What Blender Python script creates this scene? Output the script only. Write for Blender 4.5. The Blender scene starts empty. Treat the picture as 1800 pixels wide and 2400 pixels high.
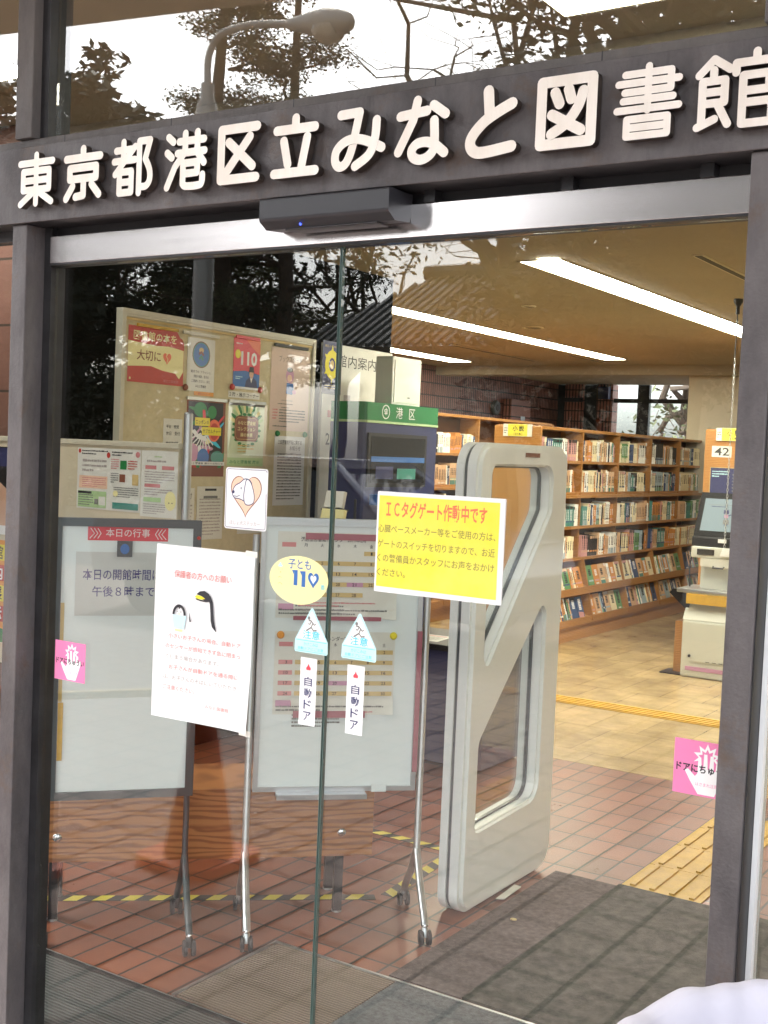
import bpy, math, random
from mathutils import Vector, Matrix
R = math.radians
rnd = random.Random(7)
S = bpy.context.scene
COL = S.collection

# ------------------------------------------------------------------ camera
CAM = bpy.data.cameras.new('camera')
CAM.sensor_fit = 'HORIZONTAL'; CAM.sensor_width = 36.0
CAM.lens = 36.0 * 2835.65 / 1800.0
CAM.clip_start = 0.02; CAM.clip_end = 500
cam = bpy.data.objects.new('camera', CAM); COL.objects.link(cam)
def cam_matrix(loc, yaw, pitch, roll):
    cy, sy = math.cos(yaw), math.sin(yaw)
    f = Vector((-sy, cy, 0)); r = Vector((cy, sy, 0)); u = Vector((0, 0, 1))
    f2 = f * math.cos(pitch) - u * math.sin(pitch); u2 = u * math.cos(pitch) + f * math.sin(pitch)
    r3 = r * math.cos(roll) + u2 * math.sin(roll); u3 = u2 * math.cos(roll) - r * math.sin(roll)
    m = Matrix((r3, u3, -f2)).transposed().to_4x4(); m.translation = loc
    return m
cam.matrix_world = cam_matrix(Vector((2.854, -2.545, 1.6)), R(33.02), R(2.87), R(2.40))
S.camera = cam

# ------------------------------------------------------------------ world, sun, exposure
W = bpy.data.worlds.new('World'); S.world = W; W.use_nodes = True
wn = W.node_tree; wn.nodes.clear()
SUN_EL, SUN_AZ = 52.0, 215.0       # azimuth clockwise from +Y
sky = wn.nodes.new('ShaderNodeTexSky'); sky.sky_type = 'NISHITA'; sky.sun_disc = False
sky.sun_elevation = R(SUN_EL); sky.sun_rotation = R(SUN_AZ)
sky.air_density = 1.0; sky.dust_density = 4.0
hs = wn.nodes.new('ShaderNodeHueSaturation'); hs.inputs['Saturation'].default_value = 0.30
bg = wn.nodes.new('ShaderNodeBackground'); bg.inputs['Strength'].default_value = 0.15
wo = wn.nodes.new('ShaderNodeOutputWorld')
wn.links.new(sky.outputs[0], hs.inputs['Color']); wn.links.new(hs.outputs[0], bg.inputs['Color'])
wn.links.new(bg.outputs[0], wo.inputs['Surface'])
SUN = bpy.data.lights.new('sun', 'SUN'); SUN.energy = 0.9; SUN.angle = R(14); SUN.color = (1.0, 0.96, 0.9)
sun = bpy.data.objects.new('sun', SUN); COL.objects.link(sun)
_d = Vector((math.sin(R(SUN_AZ)) * math.cos(R(SUN_EL)), math.cos(R(SUN_AZ)) * math.cos(R(SUN_EL)), math.sin(R(SUN_EL))))
sun.rotation_euler = (-_d).to_track_quat('-Z', 'Y').to_euler(); sun.location = (0, -5, 12)
vs = S.view_settings
S.display_settings.display_device = 'sRGB'
vs.view_transform = 'Standard'; vs.look = 'None'; vs.exposure = 2.75; vs.gamma = 1.0; vs.use_curve_mapping = False
LAMP = 5.4                       # radiance of the library's lamps
cy = S.cycles
cy.max_bounces = 10; cy.diffuse_bounces = 4; cy.glossy_bounces = 4; cy.transmission_bounces = 6
cy.transparent_max_bounces = 16; cy.use_denoising = True; cy.sample_clamp_indirect = 6.0

# ------------------------------------------------------------------ materials
def lin(r, g, b):
    f = lambda c: (c / 255 / 12.92) if c / 255 <= 0.04045 else ((c / 255 + 0.055) / 1.055) ** 2.4
    return (f(r), f(g), f(b))
def mat(name, col, rough=0.5, metal=0.0, var=0.0, vscale=8.0, emit=None, estr=0.0, bump=0.0, bscale=60.0, col2=None, stretch=None, spec=None):
    m = bpy.data.materials.new(name); m.use_nodes = True
    nt = m.node_tree; b = nt.nodes['Principled BSDF']
    b.inputs['Base Color'].default_value = (*col, 1); b.inputs['Roughness'].default_value = rough
    b.inputs['Metallic'].default_value = metal
    if spec is not None: b.inputs['Specular IOR Level'].default_value = spec
    if emit:
        b.inputs['Emission Color'].default_value = (*emit, 1); b.inputs['Emission Strength'].default_value = estr
    if var or col2 or bump:
        tc = nt.nodes.new('ShaderNodeTexCoord'); mp = nt.nodes.new('ShaderNodeMapping')
        nt.links.new(tc.outputs['Object'], mp.inputs['Vector'])
        if stretch: mp.inputs['Scale'].default_value = stretch
    if var or col2:
        n = nt.nodes.new('ShaderNodeTexNoise'); n.inputs['Scale'].default_value = vscale; n.inputs['Detail'].default_value = 6
        n.inputs['Roughness'].default_value = 0.65
        nt.links.new(mp.outputs[0], n.inputs['Vector'])
        cr = nt.nodes.new('ShaderNodeValToRGB')
        c2 = col2 if col2 else tuple(min(1, c * (1 + var)) for c in col)
        c1 = col if col2 else tuple(c * (1 - var) for c in col)
        cr.color_ramp.elements[0].position = 0.33; cr.color_ramp.elements[1].position = 0.68
        cr.color_ramp.elements[0].color = (*c1, 1); cr.color_ramp.elements[1].color = (*c2, 1)
        nt.links.new(n.outputs['Fac'], cr.inputs[0]); nt.links.new(cr.outputs[0], b.inputs['Base Color'])
    if bump:
        n2 = nt.nodes.new('ShaderNodeTexNoise'); n2.inputs['Scale'].default_value = bscale; n2.inputs['Detail'].default_value = 4
        nt.links.new(mp.outputs[0], n2.inputs['Vector'])
        bp = nt.nodes.new('ShaderNodeBump'); bp.inputs['Strength'].default_value = bump; bp.inputs['Distance'].default_value = 0.004
        nt.links.new(n2.outputs['Fac'], bp.inputs['Height']); nt.links.new(bp.outputs[0], b.inputs['Normal'])
    return m
def math_node(nt, op, a, b=None):
    n = nt.nodes.new('ShaderNodeMath'); n.operation = op
    for i, v in enumerate((a, b)):
        if v is None: continue
        if isinstance(v, (int, float)): n.inputs[i].default_value = v
        else: nt.links.new(v, n.inputs[i])
    return n.outputs[0]
def glass(name, r0, tint):
    m = bpy.data.materials.new(name); m.use_nodes = True; nt = m.node_tree; nt.nodes.clear()
    g = nt.nodes.new('ShaderNodeNewGeometry')
    dp = nt.nodes.new('ShaderNodeVectorMath'); dp.operation = 'DOT_PRODUCT'
    nt.links.new(g.outputs['Incoming'], dp.inputs[0]); nt.links.new(g.outputs['Normal'], dp.inputs[1])
    c = math_node(nt, 'ABSOLUTE', dp.outputs['Value'])
    p = math_node(nt, 'POWER', math_node(nt, 'SUBTRACT', 1.0, c), 5.0)
    f = math_node(nt, 'ADD', math_node(nt, 'MULTIPLY', p, 1 - r0), r0)
    t = nt.nodes.new('ShaderNodeBsdfTransparent'); t.inputs[0].default_value = (*tint, 1)
    gl = nt.nodes.new('ShaderNodeBsdfGlossy'); gl.inputs['Roughness'].default_value = 0.0
    gl.inputs['Color'].default_value = (1, 1, 1, 1)
    mx = nt.nodes.new('ShaderNodeMixShader'); o = nt.nodes.new('ShaderNodeOutputMaterial')
    nt.links.new(f, mx.inputs[0]); nt.links.new(t.outputs[0], mx.inputs[1]); nt.links.new(gl.outputs[0], mx.inputs[2])
    nt.links.new(mx.outputs[0], o.inputs[0])
    return m
def tiles(name, cols, joint, tw, th, gap, rough=0.35, axis='XY', offset=0.0, bump=0.35, var=0.5, wear=0.3):
    m = bpy.data.materials.new(name); m.use_nodes = True; nt = m.node_tree; b = nt.nodes['Principled BSDF']
    tc = nt.nodes.new('ShaderNodeTexCoord'); sp = nt.nodes.new('ShaderNodeSeparateXYZ'); cb = nt.nodes.new('ShaderNodeCombineXYZ')
    nt.links.new(tc.outputs['Object'], sp.inputs[0])
    nt.links.new(sp.outputs['XYZ'.index(axis[0])], cb.inputs[0]); nt.links.new(sp.outputs['XYZ'.index(axis[1])], cb.inputs[1])
    br = nt.nodes.new('ShaderNodeTexBrick'); br.offset = offset; br.squash = 1.0
    br.inputs['Scale'].default_value = 1.0; br.inputs['Brick Width'].default_value = tw; br.inputs['Row Height'].default_value = th
    br.inputs['Mortar Size'].default_value = gap; br.inputs['Mortar Smooth'].default_value = 0.15; br.inputs['Bias'].default_value = 0.0
    br.inputs['Color1'].default_value = (*cols[0], 1); br.inputs['Color2'].default_value = (*cols[1], 1); br.inputs['Mortar'].default_value = (*joint, 1)
    nt.links.new(cb.outputs[0], br.inputs['Vector'])
    n = nt.nodes.new('ShaderNodeTexNoise'); n.inputs['Scale'].default_value = 3.0; n.inputs['Detail'].default_value = 8; n.inputs['Roughness'].default_value = 0.7
    nt.links.new(tc.outputs['Object'], n.inputs['Vector'])
    mx = nt.nodes.new('ShaderNodeMix'); mx.data_type = 'RGBA'; mx.blend_type = 'MULTIPLY'
    mx.inputs['Factor'].default_value = wear
    cr = nt.nodes.new('ShaderNodeValToRGB'); cr.color_ramp.elements[0].position = 0.3; cr.color_ramp.elements[1].position = 0.7
    cr.color_ramp.elements[0].color = (0.45, 0.42, 0.4, 1); cr.color_ramp.elements[1].color = (1.25, 1.25, 1.2, 1)
    nt.links.new(n.outputs['Fac'], cr.inputs[0])
    nt.links.new(br.outputs['Color'], mx.inputs['A']); nt.links.new(cr.outputs[0], mx.inputs['B'])
    nt.links.new(mx.outputs['Result'], b.inputs['Base Color'])
    mr = nt.nodes.new('ShaderNodeMapRange'); mr.inputs['To Min'].default_value = rough * 0.7; mr.inputs['To Max'].default_value = min(1, rough * 1.5)
    nt.links.new(n.outputs['Fac'], mr.inputs['Value']); nt.links.new(mr.outputs[0], b.inputs['Roughness'])
    bp = nt.nodes.new('ShaderNodeBump'); bp.invert = True; bp.inputs['Strength'].default_value = bump; bp.inputs['Distance'].default_value = 0.003
    nt.links.new(br.outputs['Fac'], bp.inputs['Height']); nt.links.new(bp.outputs[0], b.inputs['Normal'])
    return m
def ribbed(name, c1, c2, scale, axis='Y', rough=0.8, var=0.25):
    m = bpy.data.materials.new(name); m.use_nodes = True; nt = m.node_tree; b = nt.nodes['Principled BSDF']
    tc = nt.nodes.new('ShaderNodeTexCoord'); w = nt.nodes.new('ShaderNodeTexWave'); w.bands_direction = axis
    w.inputs['Scale'].default_value = scale; nt.links.new(tc.outputs['Object'], w.inputs['Vector'])
    n = nt.nodes.new('ShaderNodeTexNoise'); n.inputs['Scale'].default_value = 35; n.inputs['Detail'].default_value = 6
    nt.links.new(tc.outputs['Object'], n.inputs['Vector'])
    ad = math_node(nt, 'ADD', w.outputs['Fac'], math_node(nt, 'MULTIPLY', math_node(nt, 'SUBTRACT', n.outputs['Fac'], 0.5), var * 4))
    cr = nt.nodes.new('ShaderNodeValToRGB'); cr.color_ramp.elements[0].color = (*c1, 1); cr.color_ramp.elements[1].color = (*c2, 1)
    nt.links.new(ad, cr.inputs[0]); nt.links.new(cr.outputs[0], b.inputs['Base Color']); b.inputs['Roughness'].default_value = rough
    bp = nt.nodes.new('ShaderNodeBump'); bp.inputs['Strength'].default_value = 0.6; bp.inputs['Distance'].default_value = 0.004
    nt.links.new(w.outputs['Fac'], bp.inputs['Height']); nt.links.new(bp.outputs[0], b.inputs['Normal'])
    return m
def wood(name, c1, c2, scale=6.0, stretch=(1, 1, 8), rough=0.4, dist=6.0, rings=None, dscale=0.6):
    m = bpy.data.materials.new(name); m.use_nodes = True; nt = m.node_tree; b = nt.nodes['Principled BSDF']
    tc = nt.nodes.new('ShaderNodeTexCoord'); mp = nt.nodes.new('ShaderNodeMapping'); mp.inputs['Scale'].default_value = stretch
    if rings: mp.inputs['Location'].default_value = rings
    nt.links.new(tc.outputs['Object'], mp.inputs['Vector'])
    w = nt.nodes.new('ShaderNodeTexWave'); w.wave_type = 'RINGS' if rings else 'BANDS'; w.bands_direction = 'Z'; w.rings_direction = 'SPHERICAL'; w.inputs['Scale'].default_value = scale
    w.inputs['Distortion'].default_value = dist; w.inputs['Detail'].default_value = 3; w.inputs['Detail Scale'].default_value = dscale
    nt.links.new(mp.outputs[0], w.inputs['Vector'])
    cr = nt.nodes.new('ShaderNodeValToRGB'); cr.color_ramp.elements[0].color = (*c1, 1); cr.color_ramp.elements[1].color = (*c2, 1)
    cr.color_ramp.elements[0].position = 0.05; cr.color_ramp.elements[1].position = 0.6
    nt.links.new(w.outputs['Fac'], cr.inputs[0]); nt.links.new(cr.outputs[0], b.inputs['Base Color']); b.inputs['Roughness'].default_value = rough
    return m

M = {}
def weathered(name, base, light, rust, rough=0.5, metal=0.25):
    m = mat(name, base, rough, metal, bump=0.3, bscale=120); nt = m.node_tree; b = nt.nodes['Principled BSDF']
    tc = nt.nodes.new('ShaderNodeTexCoord')
    def noise(sc, stretch, lo, hi):
        mp = nt.nodes.new('ShaderNodeMapping'); mp.inputs['Scale'].default_value = stretch; nt.links.new(tc.outputs['Object'], mp.inputs['Vector'])
        n = nt.nodes.new('ShaderNodeTexNoise'); n.inputs['Scale'].default_value = sc; n.inputs['Detail'].default_value = 9; n.inputs['Roughness'].default_value = 0.72
        nt.links.new(mp.outputs[0], n.inputs['Vector'])
        r_ = nt.nodes.new('ShaderNodeMapRange'); r_.inputs['From Min'].default_value = lo; r_.inputs['From Max'].default_value = hi; nt.links.new(n.outputs['Fac'], r_.inputs['Value']); return r_.outputs[0]
    def mix(f, a, c):
        x = nt.nodes.new('ShaderNodeMix'); x.data_type = 'RGBA'; nt.links.new(f, x.inputs['Factor'])
        for s_, v_ in (('A', a), ('B', c)):
            if isinstance(v_, tuple): x.inputs[s_].default_value = (*v_, 1)
            else: nt.links.new(v_, x.inputs[s_])
        return x.outputs['Result']
    c1 = mix(noise(3.2, (1, 1, .45), .38, .66), base, light)
    c2 = mix(math_node(nt, 'MULTIPLY', noise(9, (2.6, 2.6, .5), .56, .74), .55), c1, tuple(v * .55 for v in base))
    c3 = mix(math_node(nt, 'MULTIPLY', noise(6, (1, 1, 1), .57, .72), .7), c2, rust)
    nt.links.new(c3, b.inputs['Base Color'])
    rr_ = nt.nodes.new('ShaderNodeMapRange'); rr_.inputs['To Min'].default_value = rough * .7; rr_.inputs['To Max'].default_value = rough * 1.35
    nt.links.new(noise(14, (1, 1, .4), .3, .7), rr_.inputs['Value']); nt.links.new(rr_.outputs[0], b.inputs['Roughness'])
    return m
M['steel_paint'] = weathered('weathered_steel', (0.066, 0.060, 0.062), (0.138, 0.126, 0.126), (0.10, 0.062, 0.036))
M['steel_dark'] = mat('dark_steel', (0.028, 0.028, 0.030), 0.45, 0.3, var=0.35, vscale=9)
M['rust_edge'] = weathered('rusty_steel', (0.095, 0.088, 0.086), (0.15, 0.135, 0.125), (0.14, 0.09, 0.06), 0.65, 0.1)
M['steel_side'] = mat('letter_side', (0.055, 0.043, 0.036), 0.5, 0.4, var=0.4, vscale=30)  # brownish letter sides, darkened to stand in for the shadow around the letters
M['letter'] = mat('letter_face', (0.74, 0.68, 0.60), 0.42, 0.2, vscale=9, col2=(0.88, 0.84, 0.77), stretch=(1, 1, 0.2))
M['brushed'] = mat('brushed_steel', (0.76, 0.73, 0.73), 0.24, 1.0, vscale=40, var=0.06, stretch=(0.06, 1, 1.5))
M['black'] = mat('black_plastic', (0.012, 0.012, 0.014), 0.35)
M['charcoal'] = mat('charcoal_plastic', (0.024, 0.025, 0.030), 0.38)
M['rubber'] = mat('rubber', (0.025, 0.024, 0.026), 0.6)
M['blue_led'] = mat('blue_led', (0.01, 0.02, 0.4), 0.3, emit=(0.05, 0.1, 1.0), estr=0.6)
M['door_glass'] = glass('door_glass', 0.046, (0.93, 0.95, 0.94))
M['top_glass'] = glass('transom_glass', 0.095, (0.93, 0.95, 0.94))
M['glass_edge'] = mat('glass_edge', (0.05, 0.09, 0.08), 0.15)
M['paper'] = mat('white_paper', (0.80, 0.80, 0.79), 0.55)
M['paper_glow'] = mat('bright_paper', (0.76, 0.76, 0.76), 0.45)
M['grey_paper'] = mat('grey_sheet', (0.60, 0.61, 0.59), 0.55, var=0.05, vscale=5)
M['ivory'] = mat('ivory_paper', (0.72, 0.71, 0.64), 0.6, var=0.04, vscale=6)
M['beige_panel'] = mat('beige_board', (0.60, 0.53, 0.38), 0.75, var=0.06, vscale=4)
M['board_frame'] = mat('noticeboard_frame', (0.58, 0.54, 0.42), 0.5)
M['cork'] = mat('noticeboard_felt', (0.60, 0.52, 0.33), 0.9, var=0.08, vscale=20)
M['whiteboard'] = mat('whiteboard', (0.76, 0.82, 0.82), 0.25, var=0.03, vscale=3)
M['grey_metal'] = mat('grey_frame', (0.075, 0.085, 0.09), 0.45, 0.2)
M['alu'] = mat('aluminium', (0.55, 0.56, 0.57), 0.32, 0.9)
M['chrome'] = mat('chrome', (0.75, 0.75, 0.76), 0.12, 1.0)
M['gate_white'] = mat('gate_plastic', (0.86, 0.87, 0.83), 0.32, var=0.03, vscale=2)
M['gate_edge'] = mat('gate_edge_white', (0.80, 0.81, 0.80), 0.3)
M['gate_band'] = mat('gate_band', (0.10, 0.11, 0.12), 0.3)
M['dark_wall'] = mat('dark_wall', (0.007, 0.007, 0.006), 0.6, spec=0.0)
M['ceiling'] = mat('ceiling_paint', (0.35, 0.30, 0.215), 0.9, var=0.06, vscale=1.2)
M['soffit'] = mat('soffit', (0.35, 0.30, 0.22), 0.9, var=0.08, vscale=2)
M['beige_wall'] = mat('plaster', (0.58, 0.53, 0.41), 0.9, var=0.05, vscale=2)
M['concrete'] = mat('concrete', (0.30, 0.28, 0.25), 0.9, var=0.15, vscale=3, bump=0.3)
M['slot'] = mat('slot_dark', (0.03, 0.028, 0.022), 0.6)
M['tile_red'] = tiles('red_floor_tile', ((0.30, 0.098, 0.048), (0.20, 0.076, 0.043)), (0.040, 0.030, 0.026), 0.1, 0.2, 0.005, 0.28, bump=0.5, wear=0.55)
M['tile_beige'] = tiles('beige_floor_tile', ((0.50, 0.37, 0.19), (0.41, 0.30, 0.15)), (0.24, 0.17, 0.09), 0.3, 0.6, 0.002, 0.20, offset=0.5, bump=0.15, wear=0.7)
M['pave'] = tiles('pavement_tile', ((0.27, 0.21, 0.19), (0.22, 0.17, 0.155)), (0.028, 0.022, 0.019), 0.2, 0.2, 0.011, 0.8, bump=0.4, wear=0.3)
M['brick'] = tiles('brown_wall_tile', ((0.34, 0.135, 0.10), (0.22, 0.09, 0.068)), (0.02, 0.012, 0.01), 0.05, 0.155, 0.009, 0.35, axis='YZ', bump=0.5)
M['brick_x'] = tiles('brown_wall_tile_back', ((0.40, 0.17, 0.13), (0.28, 0.12, 0.09)), (0.03, 0.02, 0.016), 0.05, 0.155, 0.009, 0.35, axis='XZ', bump=0.5)
M['brick_front'] = tiles('brick_facade_tile', ((0.20, 0.10, 0.075), (0.16, 0.08, 0.06)), (0.06, 0.04, 0.03), 0.3, 0.3, 0.006, 0.5, axis='XZ', bump=0.4)
M['mat_brown'] = ribbed('brown_ribbed_mat', (0.10, 0.07, 0.05), (0.21, 0.155, 0.115), 26, 'Y', var=0.1)
M['mat_grey'] = mat('grey_carpet', (0.11, 0.115, 0.12), 0.95, var=0.35, vscale=70, bump=0.5, bscale=200)
M['mat_mauve'] = mat('mauve_carpet', (0.115, 0.088, 0.082), 0.95, var=0.35, vscale=45, bump=0.5, bscale=200)
M['mat_dark'] = mat('dark_carpet', (0.075, 0.070, 0.056), 0.95, var=0.45, vscale=22, bump=0.5, bscale=200)
M['grate'] = ribbed('ribbed_rubber_mat', (0.012, 0.013, 0.013), (0.075, 0.082, 0.08), 24, 'Y', var=0.15)
M['tactile'] = mat('tactile_yellow', (0.56, 0.32, 0.008), 0.5, var=0.15, vscale=12)
M['yellow'] = mat('yellow_print', (0.80, 0.68, 0.03), 0.5)
M['bright_yellow'] = mat('bright_yellow_paper', (0.78, 0.68, 0.035), 0.5, vscale=4, col2=(0.78, 0.70, 0.12))
M['pale_yellow'] = mat('pale_yellow_print', (0.85, 0.78, 0.38), 0.45)
M['tan'] = mat('tan_print', (0.62, 0.45, 0.18), 0.6)
M['tape_yellow'] = mat('tape_yellow', (0.68, 0.56, 0.06), 0.45)
M['tape_black'] = mat('tape_black', (0.03, 0.028, 0.028), 0.5)
M['ink'] = mat('ink_black', (0.02, 0.02, 0.025), 0.6)
M['grey_ink'] = mat('ink_grey', (0.18, 0.18, 0.17), 0.6)
M['pale_ink'] = mat('ink_faded_red', (0.66, 0.20, 0.18), 0.6)
M['pale_grey_ink'] = mat('ink_faded_grey', (0.40, 0.36, 0.34), 0.6)
M['olive_ink'] = mat('ink_faded_olive', (0.22, 0.20, 0.05), 0.6)
M['navy'] = mat('navy_print', (0.035, 0.04, 0.12), 0.5)
M['purple_ink'] = mat('ink_purple', (0.08, 0.07, 0.22), 0.6)
M['red'] = mat('red_print', (0.50, 0.045, 0.03), 0.5)
M['bright_red'] = mat('bright_red_print', (0.70, 0.05, 0.07), 0.5)
M['salmon'] = mat('salmon_print', (0.80, 0.17, 0.08), 0.5)
M['peach'] = mat('peach_print', (0.84, 0.56, 0.40), 0.5)
M['rose'] = mat('rose_print', (0.62, 0.24, 0.24), 0.6)
M['magnet_rose'] = mat('rose_magnet', (0.36, 0.11, 0.14), 0.45)
M['pink'] = mat('pink_print', (0.74, 0.20, 0.40), 0.5)
M['pale_pink'] = mat('pale_pink_paper', (0.68, 0.52, 0.43), 0.65)
M['lilac'] = mat('lilac_print', (0.55, 0.28, 0.42), 0.6)
M['orange'] = mat('orange_print', (0.75, 0.30, 0.03), 0.5)
M['green'] = mat('green_print', (0.02, 0.22, 0.06), 0.45)
M['light_green'] = mat('light_green_print', (0.42, 0.60, 0.30), 0.6)
M['pale_green'] = mat('pale_green_paper', (0.62, 0.70, 0.48), 0.6)
M['teal'] = mat('teal_print', (0.05, 0.26, 0.21), 0.55)
M['cyan'] = mat('cyan_print', (0.05, 0.55, 0.75), 0.5)
M['pale_cyan'] = mat('pale_cyan_print', (0.52, 0.80, 0.84), 0.5)
M['blue'] = mat('blue_print', (0.03, 0.14, 0.42), 0.5)
M['brown_print'] = mat('brown_print', (0.22, 0.07, 0.035), 0.6)
M['skin'] = mat('skin_print', (0.62, 0.38, 0.26), 0.6)
M['kiosk_blue'] = mat('kiosk_blue', (0.028, 0.035, 0.115), 0.35, var=0.06, vscale=3)
M['kiosk_green'] = mat('kiosk_green', (0.012, 0.20, 0.055), 0.35)
M['screen_dark'] = mat('dark_screen', (0.012, 0.014, 0.018), 0.12)
M['kiosk_beige'] = mat('kiosk_beige', (0.60, 0.60, 0.52), 0.45, var=0.03, vscale=4)
M['screen_lit'] = mat('lit_screen', (0.2, 0.25, 0.28), 0.25, emit=(0.42, 0.55, 0.62), estr=0.045)
M['shelf_wood'] = wood('shelf_wood', (0.34, 0.15, 0.038), (0.47, 0.225, 0.065), 5, (0.6, 0.6, 5))
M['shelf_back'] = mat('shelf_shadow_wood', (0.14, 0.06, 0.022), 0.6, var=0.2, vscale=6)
M['bench_wood'] = wood('bench_wood', (0.23, 0.085, 0.030), (0.42, 0.175, 0.06), 8.0, (0.30, 0.30, 1.8), 0.35, 18.0, dscale=0.8)
M['lamp'] = mat('lamp_diffuser', (0.8, 0.8, 0.75), 0.5, emit=(1.0, 0.92, 0.72), estr=LAMP)
M['lamp_dim'] = mat('entrance_diffuser', (0.8, 0.8, 0.75), 0.5, emit=(1.0, 0.94, 0.78), estr=LAMP * 0.5)
M['lamp_hot'] = mat('lamp_tube', (0.8, 0.8, 0.8), 0.5, emit=(1.0, 0.97, 0.90), estr=LAMP * 1.7)
M['foliage'] = mat('foliage', (0.022, 0.030, 0.014), 0.7, var=0.45, vscale=2.0)
M['foliage_light'] = mat('foliage_light', (0.075, 0.085, 0.035), 0.7, var=0.4, vscale=2.0)
M['bark'] = mat('bark', (0.075, 0.055, 0.04), 0.9, var=0.35, vscale=6, bump=0.6, bscale=20)
M['roof_tile'] = tiles('roof_tile', ((0.10, 0.105, 0.11), (0.08, 0.085, 0.09)), (0.02, 0.02, 0.02), 0.25, 0.9, 0.03, 0.5, axis='XY', bump=0.8)
M['lamp_metal'] = mat('street_lamp_metal', (0.34, 0.33, 0.30), 0.5, 0.4)
M['lamp_lens'] = mat('street_lamp_lens', (0.42, 0.38, 0.30), 0.25)
M['cone'] = mat('cone_orange', (0.48, 0.085, 0.025), 0.45)
M['car_paint'] = mat('car_silver', (0.42, 0.43, 0.45), 0.22, 0.6)
M['car_glass'] = mat('car_glass', (0.02, 0.022, 0.025), 0.05)
M['bag'] = mat('white_sheet', (0.46, 0.45, 0.51), 0.65, bump=1.0, bscale=9)
M['black_net'] = mat('black_cloth', (0.015, 0.015, 0.017), 0.7)
BOOKC = {'cream': (0.84, 0.74, 0.48), 'white': (0.88, 0.87, 0.80), 'orange': (0.62, 0.26, 0.06), 'peach': (0.66, 0.42, 0.24),
         'navy': (0.05, 0.09, 0.20), 'black': (0.035, 0.032, 0.03), 'teal': (0.08, 0.26, 0.22), 'pale blue': (0.38, 0.48, 0.52),
         'pink': (0.58, 0.30, 0.28), 'green': (0.14, 0.30, 0.12)}
for k, c in BOOKC.items(): M['book ' + k] = mat('book_cover_' + k.replace(' ', '_'), c, 0.5)
M['pages'] = mat('book_pages', (0.66, 0.61, 0.48), 0.9)

# ------------------------------------------------------------------ mesh builder
ORG = {}
class MB:
    def __init__(s): s.v = []; s.f = []; s.m = []; s.mats = []
    def mi(s, k):
        if k not in s.mats: s.mats.append(k)
        return s.mats.index(k)
    def add(s, vs, fs, k):
        o = len(s.v); s.v += [tuple(p) for p in vs]; i = s.mi(k)
        for f in fs: s.f.append([a + o for a in f]); s.m.append(i)
    def box(s, x0, x1, y0, y1, z0, z1, k):
        s.add([(x, y, z) for z in (z0, z1) for y in (y0, y1) for x in (x0, x1)],
              [(0, 2, 3, 1), (4, 5, 7, 6), (0, 1, 5, 4), (2, 6, 7, 3), (0, 4, 6, 2), (1, 3, 7, 5)], k); return s
    def prism(s, poly, fr, d0, d1, k, side=None):
        """extrude a 2-D outline of frame fr=(o,u,v,n) between heights d0<d1 along n"""
        o, u, v, n = fr; N = len(poly)
        P = [o + u * a + v * b for a, b in poly]
        area = sum(poly[i][0] * poly[(i + 1) % N][1] - poly[(i + 1) % N][0] * poly[i][1] for i in range(N))
        if area < 0: P.reverse()
        vs = [p + n * d0 for p in P] + [p + n * d1 for p in P]
        s.add(vs, [list(range(N))[::-1], [N + i for i in range(N)]], k)
        s.add(vs, [(i, (i + 1) % N, N + (i + 1) % N, N + i) for i in range(N)], side or k); return s
    def tube(s, pts, r, k, seg=10, cap=True):
        pts = [Vector(p) for p in pts]; N = len(pts); rr = r if isinstance(r, (list, tuple)) else [r] * N
        vs = []; ref = None
        for i, p in enumerate(pts):
            t = (pts[min(i + 1, N - 1)] - pts[max(i - 1, 0)]).normalized()
            if ref is None: ref = Vector((0, 0, 1)) if abs(t.z) < 0.9 else Vector((1, 0, 0))
            a = (ref - t * ref.dot(t)).normalized(); b = t.cross(a); ref = a
            vs += [p + (a * math.cos(2 * math.pi * j / seg) + b * math.sin(2 * math.pi * j / seg)) * rr[i] for j in range(seg)]
        fs = [(i * seg + j, i * seg + (j + 1) % seg, (i + 1) * seg + (j + 1) % seg, (i + 1) * seg + j) for i in range(N - 1) for j in range(seg)]
        if cap: fs += [list(range(seg))[::-1], [(N - 1) * seg + j for j in range(seg)]]
        s.add(vs, fs, k); return s
    def lathe(s, c, prof, k, seg=24, axis=Vector((0, 0, 1)), cap=True):
        c = Vector(c); axis = axis.normalized(); a = Vector((1, 0, 0)) if abs(axis.x) < 0.9 else Vector((0, 1, 0))
        a = (a - axis * a.dot(axis)).normalized(); b = axis.cross(a)
        vs = [c + axis * h + (a * math.cos(2 * math.pi * j / seg) + b * math.sin(2 * math.pi * j / seg)) * r for r, h in prof for j in range(seg)]
        N = len(prof)
        fs = [(i * seg + j, i * seg + (j + 1) % seg, (i + 1) * seg + (j + 1) % seg, (i + 1) * seg + j) for i in range(N - 1) for j in range(seg)]
        if cap: fs += [list(range(seg))[::-1], [(N - 1) * seg + j for j in range(seg)]]
        s.add(vs, fs, k); return s
    def build(s, name, parent=None, origin=None, bevel=0.0, bseg=2, smooth=False, label=None):
        me = bpy.data.meshes.new(name)
        if parent is not None: org = ORG[parent.name]
        else: org = Vector(origin) if origin is not None else Vector((0, 0, 0))
        me.from_pydata([tuple(Vector(p) - org) for p in s.v], [], s.f)
        for k in s.mats: me.materials.append(M[k])
        me.polygons.foreach_set('material_index', s.m)
        me.validate(); me.update()
        if smooth:
            me.polygons.foreach_set('use_smooth', [True] * len(me.polygons))
            me.set_sharp_from_angle(angle=R(38))
        ob = bpy.data.objects.new(name, me); COL.objects.link(ob)
        if parent is not None: ob.parent = parent
        else: ob.location = org
        ORG[ob.name] = org
        if bevel:
            b = ob.modifiers.new('bevel', 'BEVEL'); b.width = bevel; b.segments = bseg; b.limit_method = 'ANGLE'; b.angle_limit = R(40)
        if label: ob['label'] = label
        return ob
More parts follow.
